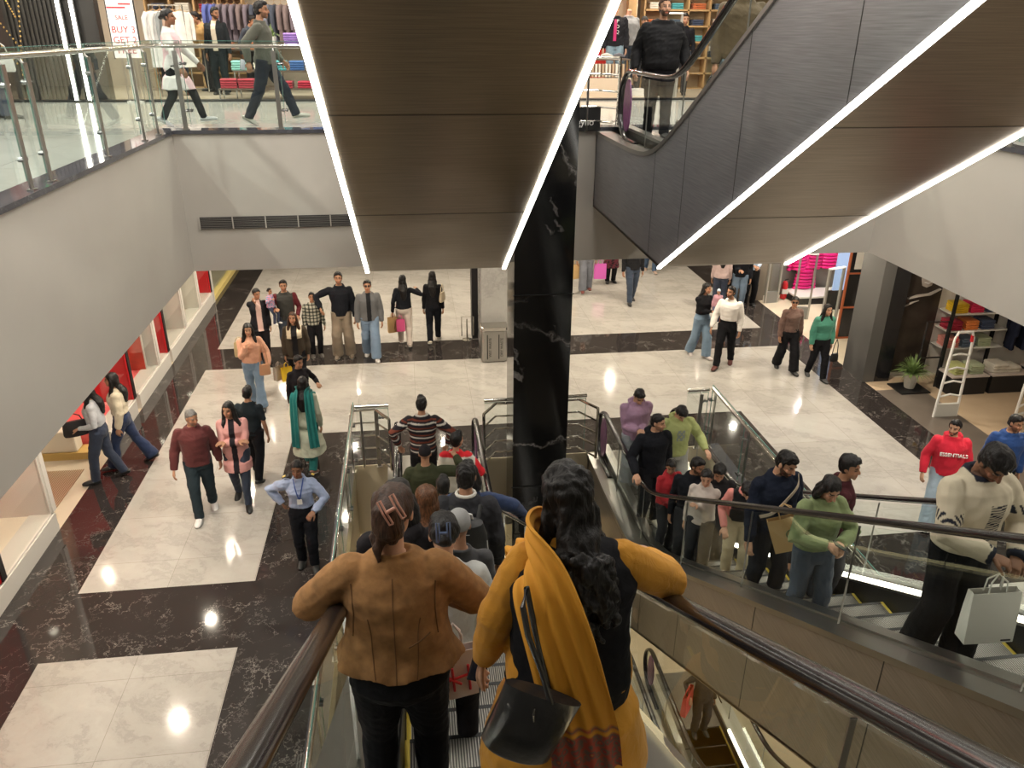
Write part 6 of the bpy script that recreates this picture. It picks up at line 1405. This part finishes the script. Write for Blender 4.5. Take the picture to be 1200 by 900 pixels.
person('man in a pale blue shirt and black trousers near the far shops', (8.42, 18.2, 0), 190, 1.74, 'm', 'm', 'short', 'k', top=dict(kind='shirt', col=(.42, .52, .64), hem=.53, loose=.018), bot=dict(col=K, top=.6), rh=(.04, .12, .62), lh=(-.04, .12, .60), feet=STAND)
person('person in an orange top mostly hidden behind the black jacket', (8.2, 18.8, 0), 180, 1.66, 'm', 'm', 'short', 'k', top=dict(kind='tee', col=(.72, .24, .03), hem=.5, sleeve=.5), bot=dict(col=K))
person('woman in a brown blouse and sunglasses with wide black trousers', (7.48, 14.05, 0), 185, 1.60, 'f', 'm', 'pony', 'k', glasses=True, top=dict(kind='blouse', col=(.145, .085, .068), hem=.54, loose=.016, arm=.012, wr=.006), bot=dict(col=K, kind='wide', top=.63), feet=((-.07, .12, 0), (.06, -.14, .02, -.3)), head=(-20, 2), q=.0085)
person('woman in a teal green sweatshirt and black trousers', (7.92, 13.6, 0), 182, 1.58, 'f', 'l', 'longfront', 'k', top=dict(kind='sweatshirt', col=(.055, .22, .155), hem=.52, loose=.026, arm=.014, cuff=True), bot=dict(col=K, kind='straight'), feet=WALK, head=(8, 4), q=.0085, shoe=(.05, .05, .05))
handbag('handbag', (8.22, 13.55, .84), .3, (.012, .012, .014), 'small black bag on a long strap beside the teal sweatshirt', strap=.3, w_=.2, h_=.16)
# far ones cut by the slab
person('person in loose grey trousers carrying two shopping bags, head hidden by the slab', (4.55, 19.8, 0), 178, 1.75, 'm', 'm', 'short', 'k', top=dict(kind='sweater', col=(.3, .3, .3), hem=.52), bot=dict(col=(.17, .18, .21), kind='wide', top=.6), feet=((-.06, -.08), (.06, .06)), shoe=(.2, .06, .05))
paper_bag('shopping_bag', (4.25, 19.75, .86), .3, M_kraft, 'brown paper shopping bag beside the loose grey trousers', w_=.28, h_=.38, handle=.12); paper_bag('shopping_bag', (4.92, 19.75, .86), -.1, plain('magenta_bag', (.66, .12, .48), .5), 'magenta shopping bag beside the loose grey trousers', w_=.32, h_=.40, handle=.12)
person('person in a dark maroon patterned tunic behind the magenta bag', (5.40, 20.5, 0), 178, 1.62, 'f', 'm', 'long', 'k', top=dict(kind='tunic', hem=.27, flare=.03, pat=p_speckle((.10, .02, .03), (.02, .012, .014), .1, 70)), bot=dict(col=K), feet=STAND)
person('person in a black zip jacket and dark jeans walking, far beyond the column', (5.50, 18.7, 0), 178, 1.76, 'm', 'm', 'short', 'k', top=dict(kind='jacket', hem=.48, loose=.022, pat=p_open((.010, .010, .012), (.10, .10, .10), .003)), bot=dict(col=(.035, .050, .080)), feet=WALK2, q=.009)
person('person in blue jeans farthest away beside the steel escalator end', (6.8, 21.4, 0), 185, 1.68, 'm', 'm', 'short', 'k', top=dict(kind='jacket', col=(.03, .04, .05), hem=.5), bot=dict(col=(.05, .09, .16)), feet=WALK, shoe=(.35, .25, .2))

# ================= upper floor =================
Uz = ZT
person('man in an olive overshirt and dark trousers striding past the upper railing', (-2.02, 12.95, Uz), 92, 1.72, 'm', 'm', 'short', 'k', top=dict(kind='overshirt', hem=.47, col=(.085, .085, .066), loose=.020, arm=.010), bot=dict(col=(.018, .022, .032), kind='straight'), feet=((-.05, .24, 0, .1), (.05, -.18, .03, -.45)), lh=(-.18, .12, .52), rh=(.17, -.10, .52), shoe=(.34, .32, .28), beard=2, q=.0085, head=(0, 6))
phone((-2.28, 12.62, Uz+.86), (1.3, .2, .4), 'white phone in the hand of the striding man upstairs', (.6, .6, .6))
person('girl in a white sweater and pale pink long skirt-coat walking behind the upper railing', (-3.30, 12.9, Uz), 92, 1.60, 'f', 'd', 'bun', 'k', top=dict(kind='long_vest', hem=.32, loose=.022, flare=.03, pat=lambda q2, q, el, wr: np.where(((np.abs(q2[:, 0]) > .09) | (q2[:, 2] > .80))[:, None], C3(.62, .60, .58), C3(.58, .40, .42))), bot=dict(col=K, kind='slim'), feet=((-.05, .20, 0, .1), (.05, -.16, .03, -.4)), lh=(-.2, .16, .54), rh=(.19, .12, .50), shoe=(.34, .34, .34), q=.0085)
person('smiling man in a dark blue suit with a lanyard, hands together', (-4.75, 19.0, Uz), 172, 1.76, 'm', 'm', 'short', 'k', beard=2, top=dict(kind='suit_jacket', hem=.46, loose=.020, pat=p_open((.014, .020, .048), (.66, .58, .62), .012, z0=.60, vneck=.18)), bot=dict(col=(.018, .026, .055)), lh=(-.02, .13, .66), rh=(.02, .14, .65), feet=STAND, shoe=(.12, .05, .03))
person('man in a dark suit jacket over a cream shirt beside the blue suit', (-3.92, 19.1, Uz), 190, 1.76, 'm', 'm', 'short', 'k', beard=1, top=dict(kind='suit_jacket', hem=.46, loose=.020, pat=p_open((.014, .018, .022), (.60, .54, .44), .030, z0=.50)), bot=dict(col=(.015, .018, .022)), feet=STAND, head=(60, 10))
person('man in a tan jacket behind the blue suit', (-5.3, 20.2, Uz), 150, 1.78, 'm', 'm', 'short', 'k', beard=1, top=dict(kind='jacket', col=(.34, .20, .08), hem=.46, loose=.022), feet=STAND)
person('man in a mustard tan jacket bending over the shirts at the back', (-4.35, 20.1, Uz), 230, 1.72, 'm', 'm', 'short', 'k', top=dict(kind='jacket', col=(.42, .26, .10), hem=.47, loose=.02), lean=18, rh=(.05, .2, .65), feet=STAND)
person('dark-haired man bending behind the walking man upstairs', (-3.5, 20.25, Uz), 120, 1.66, 'm', 'm', 'short', 'k', top=dict(kind='jacket', col=(.04, .05, .07), hem=.47), lean=20, feet=STAND)
person('person in a rust brown jacket and jeans at the far left of the upper floor', (-6.35, 14.1, Uz), 70, 1.70, 'm', 'm', 'short', 'k', top=dict(kind='jacket', col=(.13, .045, .03), hem=.46, loose=.022), bot=dict(col=(.03, .04, .07), kind='wide'), feet=((-.06, -.06), (.06, .06)))
handbag('handbag', (-6.0, 13.7, Uz+1.15), .3, (.5, .5, .48), 'white handbag behind the glass at the far upper left', strap=.2, w_=.36, h_=.24)
person('heavy bearded man in a black zip jacket standing on the upper escalator', (3.42, 11.05, Uz), 182, 1.76, 'm', 'l', 'fade', 'b', beard=1, top=dict(kind='zip_jacket', hem=.50, loose=.020, arm=.014, pat=p_open((.006, .006, .007), (.12, .12, .12), .0022)), bot=dict(col=(.006, .006, .008), kind='straight'), feet=((-.05, .08), (.05, -.04)), head=(4, 0), fat=1.42, near=True, lh=(-.20, .04, .50), rh=(.20, .04, .50))
person('person in a brown jacket and pale jeans higher up on the upper escalator', (3.62, 8.9, Uz+.2), 178, 1.74, 'm', 'm', 'short', 'k', top=dict(kind='jacket', col=(.085, .060, .030), hem=.50, loose=.024, arm=.012), bot=dict(col=(.20, .27, .32), kind='wide', top=.62), feet=STAND, fat=1.15)
person('man in a black shirt looking at his hands in the upper right shop', (6.25, 18.6, Uz), 200, 1.72, 'm', 'l', 'short', 'k', beard=2, top=dict(kind='shirt', col=(.014, .014, .018), hem=.49), rh=(.05, .14, .62), feet=STAND, head=(15, 12))
person('person in a bright pink-red jacket and grey cap in the upper right shop', (5.95, 19.3, Uz), 185, 1.66, 'f', 'm', 'cap', 'k', top=dict(kind='jacket', col=(.62, .03, .10), hem=.46, capcol=(.14, .13, .12)), feet=STAND)
person('person in a grey jacket and dark cap behind the bearded man upstairs', (5.5, 19.2, Uz), 175, 1.66, 'm', 'm', 'cap', 'k', top=dict(kind='jacket', col=(.22, .22, .22), hem=.46, capcol=(.05, .05, .05)), feet=STAND)
mq = person('headless shop mannequin in a black padded jacket and pale blue jeans upstairs', (4.72, 18.75, Uz+.12), 182, 1.80, 'm', 'f', 'bald', 'k', name='mannequin', headless=True, top=dict(kind='padded_jacket', col=(.020, .022, .024), hem=.50, loose=.03, arm=.018, wr=.008, freq=26), bot=dict(col=(.22, .32, .40), kind='slim'), feet=STAND); mq['root']['category'] = 'mannequin'
m2 = person('headless shop mannequin in a grey jacket behind the black padded one', (5.12, 19.15, Uz+.12), 175, 1.82, 'm', 'f', 'bald', 'k', name='mannequin', headless=True, top=dict(kind='jacket', col=(.30, .30, .31), hem=.50, loose=.026), bot=dict(col=(.03, .04, .06), kind='slim'), feet=STAND); m2['root']['category'] = 'mannequin'
MB().tube([mq['T'](.02, .115, .80), mq['T'](.028, .13, .70), mq['T'](.028, .125, .56)], .035, 8, ry=.3).build('magenta_stripe', plain('magenta_stripe', (.5, .02, .14), .5), mq['root'])
for zz, ch in ((.78, 'P'), (.72, 'O'), (.66, 'Q')): text_obj('lettering', ch, .10, M_paint_white, mq['root'], tuple(mq['T'](.0, .125, zz)), (math.pi/2, 0, math.pi))
o = MB().box((4.35, 18.4, Uz), (5.5, 19.5, Uz+.12)).build('display_plinth', M_paint_white); tag(o, 'low white plinth carrying the two mannequins upstairs', 'plinth')
# person on the lower escalator with a red bag
person('person on the lower escalator below, seen through the glass with a red bag', (4.66, 9.75, -5), 180, 1.62, 'f', 'm', 'short', 'k', top=dict(kind='jacket', col=(.05, .05, .05), hem=.47), feet=STAND, rh=(.19, .08, .60))
paper_bag('shopping_bag', (4.33, 9.62, -3.80), .9, plain('red_bag', (.62, .05, .04), .5), 'red shopping bag far down on the lower escalator, beside the steel side panel', w_=.38, h_=.42, handle=.1)
flush()
# seams of the suede jacket, laid on its surface
from mathutils.bvhtree import BVHTree
jk = [c for c in suede['root'].children if c.name.startswith('suede_jacket')][0]
bv = BVHTree.FromPolygons([v.co for v in jk.data.vertices], [tuple(p.vertices) for p in jk.data.polygons])
def seam(pts, r=.0022):
    out = []
    for x, z in pts:
        h_ = bv.ray_cast(V((x, -.6, z)), V((0, 1, 0)))
        if h_[0] is not None: out.append(h_[0]+V((0, -.0005, 0)))
    if len(out) > 2: MB().tube(out, r, 6).build('jacket_seam', plain('suede_seam', (.15, .07, .024), .95), suede['root'], smooth=True)
lerp = lambda a, b_, n: [(a[0]+(b_[0]-a[0])*i/n, a[1]+(b_[1]-a[1])*i/n) for i in range(n+1)]
seam(lerp((0, 1.30), (0, .86), 24))
for s in (-1, 1):
    seam([(s*(.085+.05*((z-1.05)/.2)**2*(1 if z > 1.05 else -.3)), z) for z in [.87+.012*i for i in range(24)]])
    seam([(s*(.165-.015*math.sin((z-1.0)*9)), z) for z in [1.05+.012*i for i in range(19)]], .003)
seam(lerp((.05, 1.03), (.13, 1.07), 8), .003)
